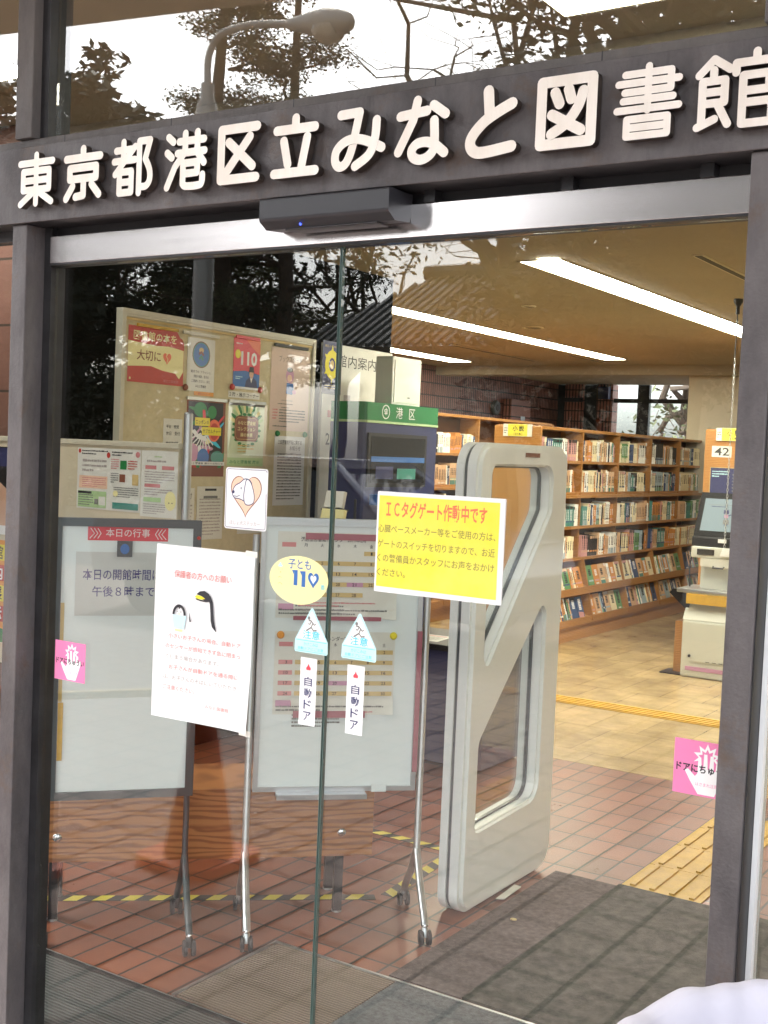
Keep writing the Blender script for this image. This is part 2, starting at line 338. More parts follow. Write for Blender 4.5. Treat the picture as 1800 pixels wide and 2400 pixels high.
def thing(name, label, cat, loc, group=None):
    o = bpy.data.objects.new(name, None); COL.objects.link(o); o.location = loc; o.empty_display_size = 0.1
    ORG[o.name] = Vector(loc); return tag(o, label, cat, group)
def tag(o, label, cat, group=None):
    o['label'] = label; o['category'] = cat
    if group: o['group'] = group
    return o
def struct(o): o['kind'] = 'structure'; return o
def frame(o, u, v=(0, 0, 1)):
    o, u, v = Vector(o), Vector(u).normalized(), Vector(v).normalized()
    return (o, u, v, u.cross(v))
FRONT = lambda x, z, y=0.0: frame((x, y, z), (1, 0, 0))
WALLX = lambda y, z, x: frame((x, y, z), (0, 1, 0))
ZUP = frame((0, 0, 0), (1, 0, 0), (0, 1, 0))

# lettering
TXT = {}
def text_geo(t, bold, space):
    key = (t, bold, space)
    if key not in TXT:
        c = bpy.data.curves.new('t', 'FONT'); c.body = t; c.offset = bold; c.resolution_u = 2; c.space_line = space
        o = bpy.data.objects.new('t', c); COL.objects.link(o)
        bpy.context.view_layer.update()
        me = bpy.data.meshes.new_from_object(o.evaluated_get(bpy.context.evaluated_depsgraph_get()))
        vs = [(v.co.x, v.co.y) for v in me.vertices]; fs = [list(p.vertices) for p in me.polygons]
        bpy.data.objects.remove(o); bpy.data.meshes.remove(me); bpy.data.curves.remove(c)
        TXT[key] = (vs, fs)
    return TXT[key]
def draw_text(mb, fr, t, x0, y0, w, h, k, off, bold=0.0, space=1.0):
    """fit the words into the box x0,y0,w,h of the frame"""
    vs, fs = text_geo(t, bold, space)
    if not vs: return
    xa, xb = min(p[0] for p in vs), max(p[0] for p in vs); ya, yb = min(p[1] for p in vs), max(p[1] for p in vs)
    sx, sy = w / (xb - xa), h / (yb - ya); o, u, v, n = fr
    mb.add([o + u * (x0 + (p[0] - xa) * sx) + v * (y0 + (p[1] - ya) * sy) + n * off for p in vs], fs, k)
def smooth_line(pts, n=5):
    if len(pts) < 3: return pts
    P = [pts[0]] + list(pts) + [pts[-1]]; out = []
    for i in range(1, len(P) - 2):
        p0, p1, p2, p3 = P[i - 1:i + 3]
        for j in range(n):
            t = j / n
            out.append(tuple(0.5 * (2 * b + (c - a) * t + (2 * a - 5 * b + 4 * c - d) * t * t + (3 * b - a - 3 * c + d) * t ** 3) for a, b, c, d in zip(p0, p1, p2, p3)))
    return out + [pts[-1]]
def capsule(a, b, hw, seg=6):
    t = math.atan2(b[1] - a[1], b[0] - a[0])
    return [(b[0] + hw * math.cos(t - math.pi / 2 + math.pi * i / seg), b[1] + hw * math.sin(t - math.pi / 2 + math.pi * i / seg)) for i in range(seg + 1)] + \
           [(a[0] + hw * math.cos(t + math.pi / 2 + math.pi * i / seg), a[1] + hw * math.sin(t + math.pi / 2 + math.pi * i / seg)) for i in range(seg + 1)]
def strip(pts, hw):
    """flat ribbon outline quads of a polyline"""
    L = []; Rr = []
    for i, p in enumerate(pts):
        a = pts[max(i - 1, 0)]; b = pts[min(i + 1, len(pts) - 1)]
        t = math.atan2(b[1] - a[1], b[0] - a[0]); w = hw[i] if isinstance(hw, (list, tuple)) else hw
        L.append((p[0] - w * math.sin(t), p[1] + w * math.cos(t))); Rr.append((p[0] + w * math.sin(t), p[1] - w * math.cos(t)))
    return [[Rr[i], Rr[i + 1], L[i + 1], L[i]] for i in range(len(pts) - 1)]
HEART = [(16 * math.sin(t) ** 3 / 34, (13 * math.cos(t) - 5 * math.cos(2 * t) - 2 * math.cos(3 * t) - math.cos(4 * t)) / 30) for t in [2 * math.pi * i / 40 for i in range(40)]]
def ell(cx, cy, rx, ry, n=32, a0=0, a1=2 * math.pi):
    return [(cx + rx * math.cos(a0 + (a1 - a0) * i / n), cy + ry * math.sin(a0 + (a1 - a0) * i / n)) for i in range(n + (a1 - a0 < 6.2))]
def art(mb, fr, items, base=0.0006, step=0.00006):
    """printed marks: r rectangle, e ellipse, p polygon, s stroke, t text, g lines of tiny print"""
    o, u, v, n = fr; off = base
    def poly(pts, k):
        a = sum(pts[i][0] * pts[(i + 1) % len(pts)][1] - pts[(i + 1) % len(pts)][0] * pts[i][1] for i in range(len(pts)))
        if a < 0: pts = pts[::-1]
        mb.add([o + u * x + v * y + n * off for x, y in pts], [list(range(len(pts)))], k)
    for it in items:
        off += step; c = it[0]
        if c == 'r': x, y, w, h, k = it[1:]; poly([(x, y), (x + w, y), (x + w, y + h), (x, y + h)], k)
        elif c == 'e': x, y, rx, ry, k = it[1:]; poly(ell(x, y, rx, ry), k)
        elif c == 'p': poly(list(it[1]), it[2])
        elif c == 's':
            for q in strip(it[1], it[2]): poly(q, it[3])
        elif c == 't': draw_text(mb, fr, it[1], *it[2:6], it[6], off, *(it[7:]))
        elif c == 'g':
            x, y, w, h, rows, k = it[1:]; ph = h / rows
            for j in range(rows):
                xx = x; end = x + w * (1 if j < rows - 1 else rnd.uniform(0.4, 0.8)); cw = ph * 0.62
                while xx < end - cw * 0.5:
                    ww = cw * rnd.choice((0.55, 0.8, 0.8, 1.5, 2.3)); ww = min(ww, end - xx); hh = ph * rnd.uniform(0.34, 0.5)
                    yy = y + h - ph * (j + 0.75)
                    poly([(xx, yy), (xx + ww, yy), (xx + ww, yy + hh), (xx, yy + hh)], k); xx += ww + cw * 0.22
def sheet(name, label, cat, fr, w, h, items, paper='paper', thick=0.0008, group=None, outline=None, curl=0.0, part='print'):
    """a sheet of paper or a sticker lying on frame fr; its print is a child"""
    o, u, v, n = fr
    t = thing(name, label, cat, o, group)
    mb = MB()
    if outline: mb.prism(outline, fr, 0, thick, paper)
    elif curl:
        N = 8; vs = []; fs = []
        def bend(a, b): return n * (thick + curl * (max(0, a - 0.72) / 0.28) ** 2 * (max(0, 0.3 - b) / 0.3) ** 1.5)
        for j in range(N + 1):
            for i in range(N + 1):
                vs.append(o + u * (w * i / N) + v * (h * j / N) + bend(i / N, j / N))
        fs = [(j * (N + 1) + i, j * (N + 1) + i + 1, (j + 1) * (N + 1) + i + 1, (j + 1) * (N + 1) + i) for j in range(N) for i in range(N)]
        mb.add(vs, fs, paper); mb.add([p - n * thick for p in vs], [f[::-1] for f in fs], paper)
    else: mb.prism([(0, 0), (w, 0), (w, h), (0, h)], fr, 0, thick, paper)
    mb.build('paper' if 'paper' in paper or paper in ('ivory', 'paper') else 'backing', t)
    if items:
        pm = MB(); art(pm, fr, items, base=thick + 0.0002); pm.build(part, t)
    return t

# ================================================================== SETTING
def slab(name, x0, x1, y0, y1, z0, z1, k):
    return struct(MB().box(x0, x1, y0, y1, z0, z1, k).build(name))
slab('ground', -80, 80, -90, 60, -0.30, -0.02, 'pave')
slab('pavement', -30, 30, -9, -0.30, -0.02, -0.004, 'pave')
slab('vestibule_floor', -9, 4, -0.299, 3.34, -0.02, 0.0, 'tile_red')
slab('library_floor', -9, 4, 3.34, 14.3, -0.02, 0.001, 'tile_beige')
slab('road', -60, 60, -17, -9, -0.02, -0.010, 'mat_grey')
# ceiling with its recess by the doors and the dropped beam at the back
c = MB(); c.box(-9, 4, 1.3, 10.6, 2.7, 2.95, 'ceiling'); c.box(-9, 4, -0.34, 1.3, 3.0, 3.2, 'ceiling')
c.box(-9, 4, 1.28, 1.30, 2.7, 3.0, 'ceiling'); c.box(-9, 4, 10.6, 10.9, 2.592, 2.95, 'ceiling'); c.box(-9, 4, 10.9, 14.3, 2.72, 2.95, 'ceiling')
struct(c.build('ceiling'))

def wall(name, x0, x1, y0, y1, z0, z1, k, label):
    return tag(MB().box(x0, x1, y0, y1, z0, z1, k).build(name, origin=((x0 + x1) / 2, (y0 + y1) / 2, z0)), label, 'wall')
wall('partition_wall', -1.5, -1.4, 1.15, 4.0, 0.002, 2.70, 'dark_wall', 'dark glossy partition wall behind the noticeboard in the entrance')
wall('brick_wall', -3.4, -1.5, 1.15, 1.25, 0.002, 3.0, 'brick_front', 'brown tiled wall glimpsed left of the entrance post')
wall('brick_wall', -5.1, -5.0, 7.0, 14.4, 0.002, 2.72, 'brick', 'long brown tiled side wall behind the bookcases')
wall('side_wall', 4.0, 4.15, -0.30, 14.3, 0.002, 3.0, 'beige_wall', 'plain beige side wall beyond the right post')
wall('side_wall', -9.15, -9.0, -0.30, 14.3, 0.002, 3.0, 'beige_wall', 'plain beige side wall at the far left of the library')
wall('plaster_wall', -1.83, 1.5, 10.92, 11.1, 0.002, 2.72, 'beige_wall', 'pale beige plaster wall to the right of the back window')
# back window wall
bw = thing('window_wall', 'dark framed back window between brown tiled piers', 'window', (-4.0, 14.25, 0))
m = MB(); m.box(-4.87, -4.57, 14.2, 14.4, 0.0, 2.72, 'brick_x'); m.build('pier', bw)
m = MB(); m.box(-4.36, -4.11, 14.2, 14.4, 0.0, 2.72, 'brick_x'); m.build('pier', bw)
m = MB(); m.box(-4.11, 1.6, 14.22, 14.38, 0.0, 1.0, 'beige_wall'); m.build('lower_wall', bw)
for xa, xb in ((-5.0, -4.872), (-4.568, -4.362), (-3.737, -3.561), (-1.9, -1.75)):
    m = MB(); m.box(xa, xb, 14.23, 14.31, 0.0 if xa < -4.4 else 1.002, 2.715, 'black'); m.build('mullion', bw)
for xa, xb in ((-4.868, -4.572), (-4.108, -3.74), (-3.558, -1.905)):
    m = MB(); m.box(xa, xb, 14.14 if xa < -4.5 else 14.24, 14.18 if xa < -4.5 else 14.29, 2.455, 2.515, 'black'); m.build('transom_bar', bw)
m = MB(); m.box(-4.108, -3.74, 14.262, 14.268, 1.003, 2.454, 'door_glass'); m.build('pane', bw)
m = MB(); m.box(-3.558, -1.905, 14.262, 14.268, 1.003, 2.454, 'door_glass'); m.build('pane', bw)
m = MB(); m.box(-4.30, -4.14, 14.10, 14.19, 2.50, 2.68, 'navy'); m.build('junction_box', bw)
m = MB(); m.tube([(-4.26, 14.1, 1.5), (-4.26, 14.1, 2.12), (-4.26, 14.05, 2.18), (-4.20, 14.02, 2.2)], 0.03, 'brown_print'); m.build('pipe', bw, smooth=True)

# mats, tactile paving, tapes
def mat_thing(name, label, x0, x1, y0, y1, z, k, cat='mat'):
    return tag(MB().box(x0, x1, y0, y1, 0.0015, z, k).build(name, origin=((x0 + x1) / 2, (y0 + y1) / 2, 0.0015)), label, cat)
mat_thing('floor_mat', 'brown ribbed entrance mat set in the tiles just inside the seam of the doors', 0.535, 0.985, 0.03, 0.50, 0.007, 'mat_brown')
mat_thing('floor_mat', 'grey carpet mat just inside the right door, right of the brown ribbed mat', 0.99, 2.02, 0.03, 0.50, 0.008, 'mat_grey')
mat_thing('floor_mat', 'mauve brown carpet strip beside the foot of the white gate', 0.945, 1.195, 0.53, 1.72, 0.006, 'mat_mauve')
mat_thing('floor_mat', 'dark worn carpet runner in front of the yellow tactile paving', 1.20, 1.98, 0.53, 1.735, 0.010, 'mat_dark')
g = tag(MB().box(-1.2, 3.6, -0.340, -0.0085, 0.001, 0.007, 'grate').build('door_mat', origin=(0.5, -0.18, 0)), 'dark ribbed rubber mat along the foot of the doors', 'mat')
tk = thing('mat_trim', 'thin metal strips edging the ribbed mats inside the doors', 'trim strip', (1.0, 0.0, 0))
m = MB(); m.box(-1.2, 3.6, -0.008, 0.008, 0.0, 0.010, 'steel_dark'); m.build('dark_strip', tk)
m = MB(); m.box(-1.2, 3.6, 0.0085, 0.0125, 0.0, 0.011, 'alu'); m.build('bright_strip', tk)
m = MB(); m.box(0.52, 0.533, 0.025, 0.512, 0.001, 0.009, 'alu'); m.build('bright_strip', tk)
m = MB(); m.box(0.52, 2.03, 0.502, 0.512, 0.001, 0.0095, 'alu'); m.build('bright_strip', tk)
def tactile_block(x, y, w, l, n, label):
    t = thing('tactile_paving', label, 'tactile paving', (x, y, 0.0), 'yellow tactile paving blocks')
    m = MB(); m.box(x, x + w, y, y + l, 0.001, 0.006, 'tactile'); m.build('slab', t)
    for i in range(n):
        cx = x + w * (i + 0.5) / n
        q = MB(); fr = frame((cx - 0.013, y, 0.006), (1, 0, 0), (0, 1, 0))
        q.prism([(0.003, 0.014), (0.023, 0.014), (0.023, l - 0.014), (0.003, l - 0.014)], fr, 0.0, 0.007, 'tactile'); q.build('rib', t, bevel=0.002)
tactile_block(1.205, 1.742, 0.305, 0.30, 4, 'yellow ribbed tactile block touching the end of the dark carpet runner')
tactile_block(1.205, 2.045, 0.305, 0.30, 4, 'yellow ribbed tactile block, second from the dark carpet runner')
tactile_block(1.205, 2.348, 0.305, 0.30, 4, 'yellow ribbed tactile block, third from the dark carpet runner')
tactile_block(1.205, 2.651, 0.305, 0.30, 4, 'yellow ribbed tactile block half hidden by the right door post')
ys = thing('tactile_strip', 'narrow yellow ribbed strip across the beige library floor', 'tactile paving', (0, 4.83, 0))
m = MB(); m.box(-0.9, 2.6, 4.72, 4.93, 0.002, 0.006, 'tactile'); m.build('slab', ys)
for i in range(4):
    m = MB(); m.box(-0.9, 2.6, 4.735 + i * 0.048, 4.762 + i * 0.048, 0.0062, 0.012, 'tactile'); m.build('rib', ys)
    m = MB(); m.box(-0.9, 2.6, 4.763 + i * 0.048, 4.768 + i * 0.048, 0.0061, 0.0066, 'tape_black'); m.build('groove', ys)
def tape(a, b, label, w=0.05):
    a, b = Vector((*a, 0)), Vector((*b, 0)); u = (b - a).normalized(); L = (b - a).length
    fr = (a + Vector((0, 0, 0.0)), u, Vector((-u.y, u.x, 0)), Vector((0, 0, 1)))
    t = thing('hazard_tape', label, 'floor tape', a, 'yellow and black hazard tape on the floor')
    m = MB(); m.prism([(0, 0), (L, 0), (L, w), (0, w)], fr, 0.0008, 0.0016, 'tape_black'); m.build('backing', t)
    m = MB(); s = 0.0; it = []
    while s < L - 0.075:
        it.append(('p', [(s, 0.001), (s + 0.048, 0.001), (s + 0.048 + 0.03, w - 0.001), (s + 0.03, w - 0.001)], 'tape_yellow')); s += 0.098
    art(m, fr, it, base=0.0018); m.build('stripes', t)
tape((-0.42, 0.20), (0.565, 1.03), 'long hazard tape running under the bench and whiteboards')
tape((0.60, 1.09), (0.56, 1.56), 'short hazard tape from the whiteboard caster towards the gate')
tape((0.50, 1.69), (0.10, 1.70), 'far hazard tape on the red tiles behind the whiteboards')

# ================================================================== FACADE
# measured in units of 0.85 m from the foot of the left jamb; ground() is the floor in those units
FO, FS = Vector((0.428, -0.382, 0.240)), 0.85
G = -FO.z / FS
FACADE = []
ef = thing('entrance_frame', 'weathered dark steel entrance frame with raised white lettering over the doors', 'entrance', (1.0, 0, G)); FACADE.append(ef)
m = MB(); m.box(-0.115, -0.052, -0.09, 0.035, G, 2.2315, 'steel_paint'); m.build('post', ef, bevel=0.003)
m = MB(); m.box(-0.0515, -0.020, -0.02, 0.035, G, 2.2315, 'steel_dark'); m.build('door_jamb', ef)
m = MB(); m.box(2.103, 2.163, -0.09, 0.045, G, 2.2315, 'steel_paint'); m.build('post', ef, bevel=0.003)
m = MB(); m.box(2.1632, 2.166, -0.085, 0.04, G, 2.231, 'steel_dark'); m.build('post_side', ef)
m = MB(); m.box(2.167, 2.178, -0.024, 0.02, G, 2.23, 'gate_edge'); m.build('white_jamb', ef)
# sign beam: a hollow steel channel
m = MB()
m.box(-2.2, 4.2, -0.105, -0.099, 2.232, 2.4535, 'steel_paint')
m.box(-2.2, 4.2, -0.0988, 0.03, 2.232, 2.238, 'steel_dark')
m.box(-2.2, 4.2, -0.0988, 0.03, 2.4475, 2.4535, 'steel_paint')
beam = m.build('sign_beam', ef, bevel=0.0015)
m = MB(); m.box(-2.2, 4.2, -0.072, 0.0, 2.4537, 2.486, 'rust_edge'); m.build('window_sill', ef, bevel=0.004)
for i in range(13):
    m = MB(); m.box(-1.6 + i * .42, -1.5975 + i * .42, -0.0726, -0.0721, 2.4545, 2.485, 'black'); m.build('sill_joint', ef)
m = MB(); m.box(-0.118, -0.046, -0.088, 0.03, 2.4865, 3.7, 'rust_edge'); m.build('mullion', ef, bevel=0.003)
m = MB(); m.box(-0.0455, -0.012, -0.055, 0.03, 2.4865, 3.7, 'steel_dark'); m.build('mullion_side', ef)
m = MB(); m.box(2.113, 2.185, -0.088, 0.03, 2.4865, 3.7, 'steel_paint'); m.build('mullion', ef, bevel=0.003)
m = MB(); m.box(-0.011, 2.112, -0.026, -0.016, 2.487, 3.7, 'top_glass'); m.build('transom_pane', ef)
m = MB(); m.box(-2.2, -0.119, -0.026, -0.016, 2.487, 3.7, 'top_glass'); m.build('transom_pane', ef)
m = MB(); m.box(2.186, 4.2, -0.026, -0.016, 2.487, 3.7, 'top_glass'); m.build('transom_pane', ef)
m = MB(); m.box(-2.2, -0.116, -0.006, 0.004, G + .06, 2.2, 'door_glass'); m.build('sidelight_pane', ef)
m = MB(); m.box(2.179, 4.2, -0.006, 0.004, G + .06, 2.2, 'door_glass'); m.build('sidelight_pane', ef)
m = MB(); m.box(-2.2, -0.116, -0.03, 0.03, G, G + 0.059, 'steel_dark'); m.build('sidelight_rail', ef)
m = MB(); m.box(2.179, 4.2, -0.03, 0.03, G, G + 0.059, 'gate_edge'); m.build('sidelight_rail', ef)
m = MB(); m.box(-2.2, -0.1165, -0.02, 0.03, 2.2002, 2.2316, 'steel_dark'); m.build('head_rail', ef)
m = MB(); m.box(-0.0195, 2.1025, -0.028, 0.026, 2.1225, 2.203, 'brushed'); m.build('header_cover', ef, bevel=0.002)
m = MB(); m.box(-0.0195, 2.1025, -0.030, 0.024, 2.1165, 2.1222, 'steel_dark'); m.build('header_lip', ef)
m = MB(); m.box(-0.0195, 2.1025, 0.0, 0.024, 2.2032, 2.2316, 'black'); m.build('header_recess', ef)
for x in (1.30, 1.66, 1.98):
    m = MB(); m.box(x, x + 0.03, -0.035, -0.002, 2.2032, 2.2318, 'black'); m.build('bracket', ef)
m = MB(); m.box(-2.2, 4.2, -0.09, 0.03, 3.701, 4.2, 'concrete'); m.build('upper_wall', ef)
m = MB(); m.box(-30, -2.201, -0.12, 0.2, G, 4.2, 'brick_front'); m.build('brick_facade', ef)
m = MB(); m.box(4.201, 30, -0.12, 0.2, G, 4.2, 'brick_front'); m.build('brick_facade', ef)
# canopy over the doors, its outer edge runs askew
m = MB(); m.prism([(-6.0, -0.125), (4.6, -0.125), (4.6, -4.25), (-6.0, -2.40)], ZUP, 4.201, 4.45, 'soffit'); m.build('canopy', ef)

# raised letters, drawn stroke by stroke
HW = 0.062
CH = {
 'east': (-0.042, 0.116, [[(.05,.82),(.95,.82)], [(.5,.96),(.5,.05)], [(.14,.66),(.14,.31)], [(.86,.66),(.86,.31)], [(.14,.66),(.86,.66)], [(.14,.485),(.86,.485)], [(.14,.31),(.86,.31)], [(.47,.29),(.07,.05)], [(.53,.29),(.93,.06)]], .056),
 'capital': (0.151, 0.311, [[(.5,.95),(.5,.80)], [(.06,.79),(.94,.79)], [(.16,.61),(.84,.61)], [(.16,.61),(.16,.42)], [(.84,.61),(.84,.42)], [(.16,.41),(.84,.41)], [(.52,.40),(.52,.10),(.32,.08)], [(.24,.28),(.07,.06)], [(.73,.29),(.92,.09)]], .062),
 'metropolis': (0.345, 0.502, [[(.27,.96),(.27,.64)], [(.09,.82),(.48,.82)], [(.04,.63),(.56,.63)], [(.56,.86),(.07,.40)], [(.18,.43),(.18,.06)], [(.48,.43),(.48,.06)], [(.18,.43),(.48,.43)], [(.18,.245),(.48,.245)], [(.18,.06),(.48,.06)], [(.67,.94),(.67,.03)], [(.67,.94),(.93,.94)], [(.93,.94),(.82,.62)], [(.82,.62),(.93,.42),(.94,.24),(.86,.14),(.74,.13)]], .055),
 'harbour': (0.543, 0.691, [[(.07,.93),(.19,.84)], [(.04,.66),(.16,.57)], [(.05,.06),(.24,.40)], [(.34,.83),(.95,.83)], [(.30,.63),(.97,.63)], [(.49,.96),(.49,.64)], [(.79,.96),(.79,.64)], [(.46,.61),(.26,.42)], [(.80,.61),(.96,.43)], [(.45,.45),(.80,.45)], [(.80,.45),(.80,.27)], [(.45,.27),(.80,.27)], [(.45,.45),(.45,.10)], [(.45,.10),(.54,.05),(.86,.05),(.93,.10),(.94,.22)]], .056),
 'ward': (0.724, 0.871, [[(.93,.92),(.10,.92)], [(.10,.92),(.10,.08)], [(.10,.08),(.93,.08)], [(.28,.70),(.84,.27)], [(.77,.76),(.25,.22)]], .068),
 'stand': (0.907, 1.055, [[(.5,.95),(.5,.80)], [(.09,.78),(.92,.78)], [(.25,.60),(.35,.22)], [(.76,.63),(.65,.14)], [(.05,.08),(.95,.08)]], .066),
 'mi': (1.094, 1.251, [[(.14,.89),(.50,.90)], [(.50,.90),(.44,.62),(.36,.30),(.26,.12),(.14,.08),(.06,.17),(.08,.33),(.22,.45),(.42,.49),(.66,.44),(.95,.31)], [(.84,.74),(.82,.46),(.72,.22),(.46,.06)]], .064),
 'na': (1.273, 1.426, [[(.09,.74),(.58,.78)], [(.40,.95),(.33,.66),(.07,.20)], [(.70,.85),(.92,.70)], [(.72,.62),(.74,.32),(.72,.17),(.62,.08),(.48,.05),(.36,.10),(.33,.20),(.42,.29),(.58,.31),(.74,.26),(.93,.12)]], .064),
 'to': (1.465, 1.597, [[(.42,.94),(.46,.60)], [(.90,.72),(.62,.62),(.36,.50),(.15,.33),(.09,.20),(.16,.09),(.36,.05),(.92,.10)]], .072),
 'chart': (1.641, 1.784, [[(.07,.94),(.93,.94)], [(.93,.94),(.93,.06)], [(.93,.06),(.07,.06)], [(.07,.06),(.07,.94)], [(.30,.78),(.38,.62)], [(.53,.81),(.58,.67)], [(.78,.76),(.70,.55),(.52,.34),(.26,.20)], [(.26,.47),(.76,.22)]], .066),
 'writing': (1.822, 1.970, [[(.5,.97),(.5,.38)], [(.14,.885),(.84,.885)], [(.84,.885),(.84,.645)], [(.04,.765),(.96,.765)], [(.14,.645),(.84,.645)], [(.12,.53),(.88,.53)], [(.03,.405),(.97,.405)], [(.19,.275),(.81,.275)], [(.19,.275),(.19,.045)], [(.81,.275),(.81,.045)], [(.19,.16),(.81,.16)], [(.19,.045),(.81,.045)]], .043),
 'hall': (1.992, 2.165, [[(.23,.93),(.05,.74)], [(.23,.93),(.43,.78)], [(.23,.79),(.23,.68)], [(.10,.65),(.37,.65)], [(.37,.65),(.37,.36)], [(.10,.505),(.37,.505)], [(.10,.36),(.37,.36)], [(.10,.65),(.10,.10)], [(.05,.06),(.26,.15)], [(.30,.32),(.42,.07)], [(.74,.96),(.74,.86)], [(.50,.72),(.50,.84)], [(.50,.84),(.97,.84)], [(.97,.84),(.97,.72)], [(.59,.67),(.59,.05)], [(.59,.67),(.90,.67)], [(.90,.67),(.90,.47)], [(.59,.47),(.90,.47)], [(.59,.32),(.94,.32)], [(.94,.32),(.94,.05)], [(.59,.05),(.94,.05)]], .046),
}
for key, (x0, x1, strokes, hw) in CH.items():
    w = x1 - x0 - 0.006; h = 0.152; m = MB(); fr = FRONT(x0, 2.2695, -0.105)
    n = 0
    for st in strokes:
        pts = smooth_line(st, 5) if len(st) > 3 else st
        pts = [(a * w + 0.003, b * h) for a, b in pts]
        for i in range(len(pts) - 1):
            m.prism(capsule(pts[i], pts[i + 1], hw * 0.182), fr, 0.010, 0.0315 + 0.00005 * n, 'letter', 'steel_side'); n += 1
    m.build('letter', beam)

# sensor box under the beam
ds = thing('door_sensor', 'dark grey door sensor box with a blue light under the sign beam', 'sensor', (1.06, -0.06, 2.17)); FACADE.append(ds)
prof = [(-0.128, 2.226), (-0.02, 2.226), (-0.03, 2.158), (-0.098, 2.152), (-0.128, 2.17)]
m = MB(); m.prism([(-b, c_) for b, c_ in prof], frame((0.868, 0, 0), (0, -1, 0), (0, 0, 1)), -0.392, 0.0, 'charcoal'); m.build('housing', ds, bevel=0.006, bseg=3)
m = MB(); m.box(0.93, 1.21, -0.10, -0.045, 2.1482, 2.1535, 'black'); m.build('lens_strip', ds, bevel=0.002)
m = MB(); m.lathe((0.99, -0.114, 2.158), [(0.0, 0.0), (0.0035, 0.0005), (0.0025, 0.003), (0.0, 0.004)], 'blue_led', 10, Vector((0, -1, -0.7))); m.build('status_light', ds)

# sliding doors
def door(x0, x1, label, seam):
    t = thing('sliding_door', label, 'door', ((x0 + x1) / 2, 0, G + 0.012)); FACADE.append(t)
    m = MB(); m.box(x0 + 0.004, x1 - 0.004, -0.005, 0.005, G + 0.03, 2.1162, 'door_glass'); m.build('glass_pane', t)
    s0, s1 = (x1 - 0.0039, x1 - 0.0015) if seam == 'r' else (x0 + 0.0010, x0 + 0.0039)
    m = MB(); m.box(s0, s1, -0.006, 0.006, G + 0.03, 2.1162, 'glass_edge'); m.build('edge_seal', t)
    m = MB(); m.box(x0 + 0.001, x1 - 0.001, -0.0075, 0.0075, G + 0.0125, G + 0.0295, 'grey_metal'); m.build('bottom_rail', t, bevel=0.001)
    return t
door(-0.0195, 1.0420, 'left glass sliding door covered with the penguin notice and stickers', 'r')
door(1.0425, 2.102, 'right glass sliding door with the yellow gate notice', 'l')

# ================================================================== STICKERS AND NOTICES ON THE DOORS
def stick(*a, **k): FACADE.append(sheet(*a, **k))
def onglass(x, z, y=-0.0056): return FRONT(x, z, y)
# penguin notice, its lower right corner lifting
pg = [('t', '保護者の方へのお願い', .075, .405, .21, .021, 'pale_ink', .004)]
for i, (t_, a, wd, k) in enumerate((('小さいお子さんの場合、自動ドア', .06, .265, 'pale_ink'), ('のセンサーが感知できず急に閉まっ', .05, .275, 'pale_ink'), ('てしまう場合があります。', .05, .2, 'pale_grey_ink'),
        ('お子さんが自動ドアを通る際に', .065, .255, 'pale_ink'), ('は、お子さんのそばにいていただき', .045, .27, 'pale_grey_ink'), ('ご注意ください。', .045, .12, 'pale_ink'))):
    pg.append(('t', t_, a, .232 - i * .0295, wd, .0135, k, .0))
pg.append(('t', 'みなと図書館', .205, .050, .085, .011, 'pale_ink'))
beak = [(.155, .358), (.162, .363), (.18, .361), (.193, .355), (.18, .352), (.162, .353)]
head = [(.160, .365), (.172, .374), (.19, .377), (.206, .370), (.214, .358), (.212, .348), (.196, .348), (.18, .353), (.192, .356), (.178, .362)]
back = [(.207, .362), (.216, .345), (.219, .32), (.2215, .297), (.226, .282), (.236, .268)]
pg += [('p', head, 'ink'), ('p', beak, 'yellow'), ('s', [(.158, .352), (.175, .349), (.196, .348), (.208, .350)], .0018, 'ink'),
       ('s', back, [.006, .006, .0055, .006, .006, .001], 'ink'), ('s', [(.138, .310), (.1375, .295), (.141, .285)], [.0004, .0018, .003], 'ink'),
       ('s', ell(.098, .300, .021, .026, 16, 0, math.pi), .004, 'ink'), ('p', [(.094, .325), (.104, .325), (.099, .316)], 'ink'),
       ('e', .091, .309, .0016, .0016, 'grey_ink'), ('e', .105, .309, .0016, .0016, 'grey_ink'), ('p', [(.096, .304), (.101, .304), (.0985, .300)], 'yellow'),
       ('p', [(.073, .299), (.125, .299), (.118, .262), (.080, .262)], 'pale_cyan'), ('p', [(.084, .259), (.114, .259), (.112, .254), (.086, .254)], 'pale_yellow')]
t = thing('notice_sheet', 'large white sheet with a penguin drawing taped to the left door', 'notice', (0.437, -0.006, 0.816)); FACADE.append(t)
fr = onglass(0.437, 0.816)
m = MB(); o, u, v, n = fr; vs = []; fs = []; N = 10
for j in range(N + 1):
    for i in range(N + 1):
        a, b = i / N, j / N
        lift = 0.012 * (max(0, a - 0.7) / 0.3) ** 2 * (max(0, 0.35 - b) / 0.35) + 0.0025 * math.sin(a * 7) * math.sin(b * 5 + 1) * b * (1 - b) * 2 * a
        vs.append(o + u * (0.36 * a + (0.003 if b > .9 else 0)) + v * (0.495 * b + .004 * a * (1 - b)) + n * (0.003 + lift))
fs = [(j * (N + 1) + i, j * (N + 1) + i + 1, (j + 1) * (N + 1) + i + 1, (j + 1) * (N + 1) + i) for j in range(N) for i in range(N)]
m.add(vs, fs, 'paper_glow'); m.add([p - n * 0.0007 for p in vs], [f[::-1] for f in fs], 'paper_glow'); m.build('paper', t, smooth=True)
m = MB(); art(m, fr, pg, base=0.0062); m.build('print', t)
for dx, dz in ((.34, .485), (.335, -.005)):
    m = MB(); m.prism([(dx - .01, dz), (dx + .03, dz - .002), (dx + .03, dz + .014), (dx - .01, dz + .016)], fr, 0.0042 if dz > 0 else 0.0005, 0.0046 if dz > 0 else 0.0009, 'ivory'); m.build('tape', t)

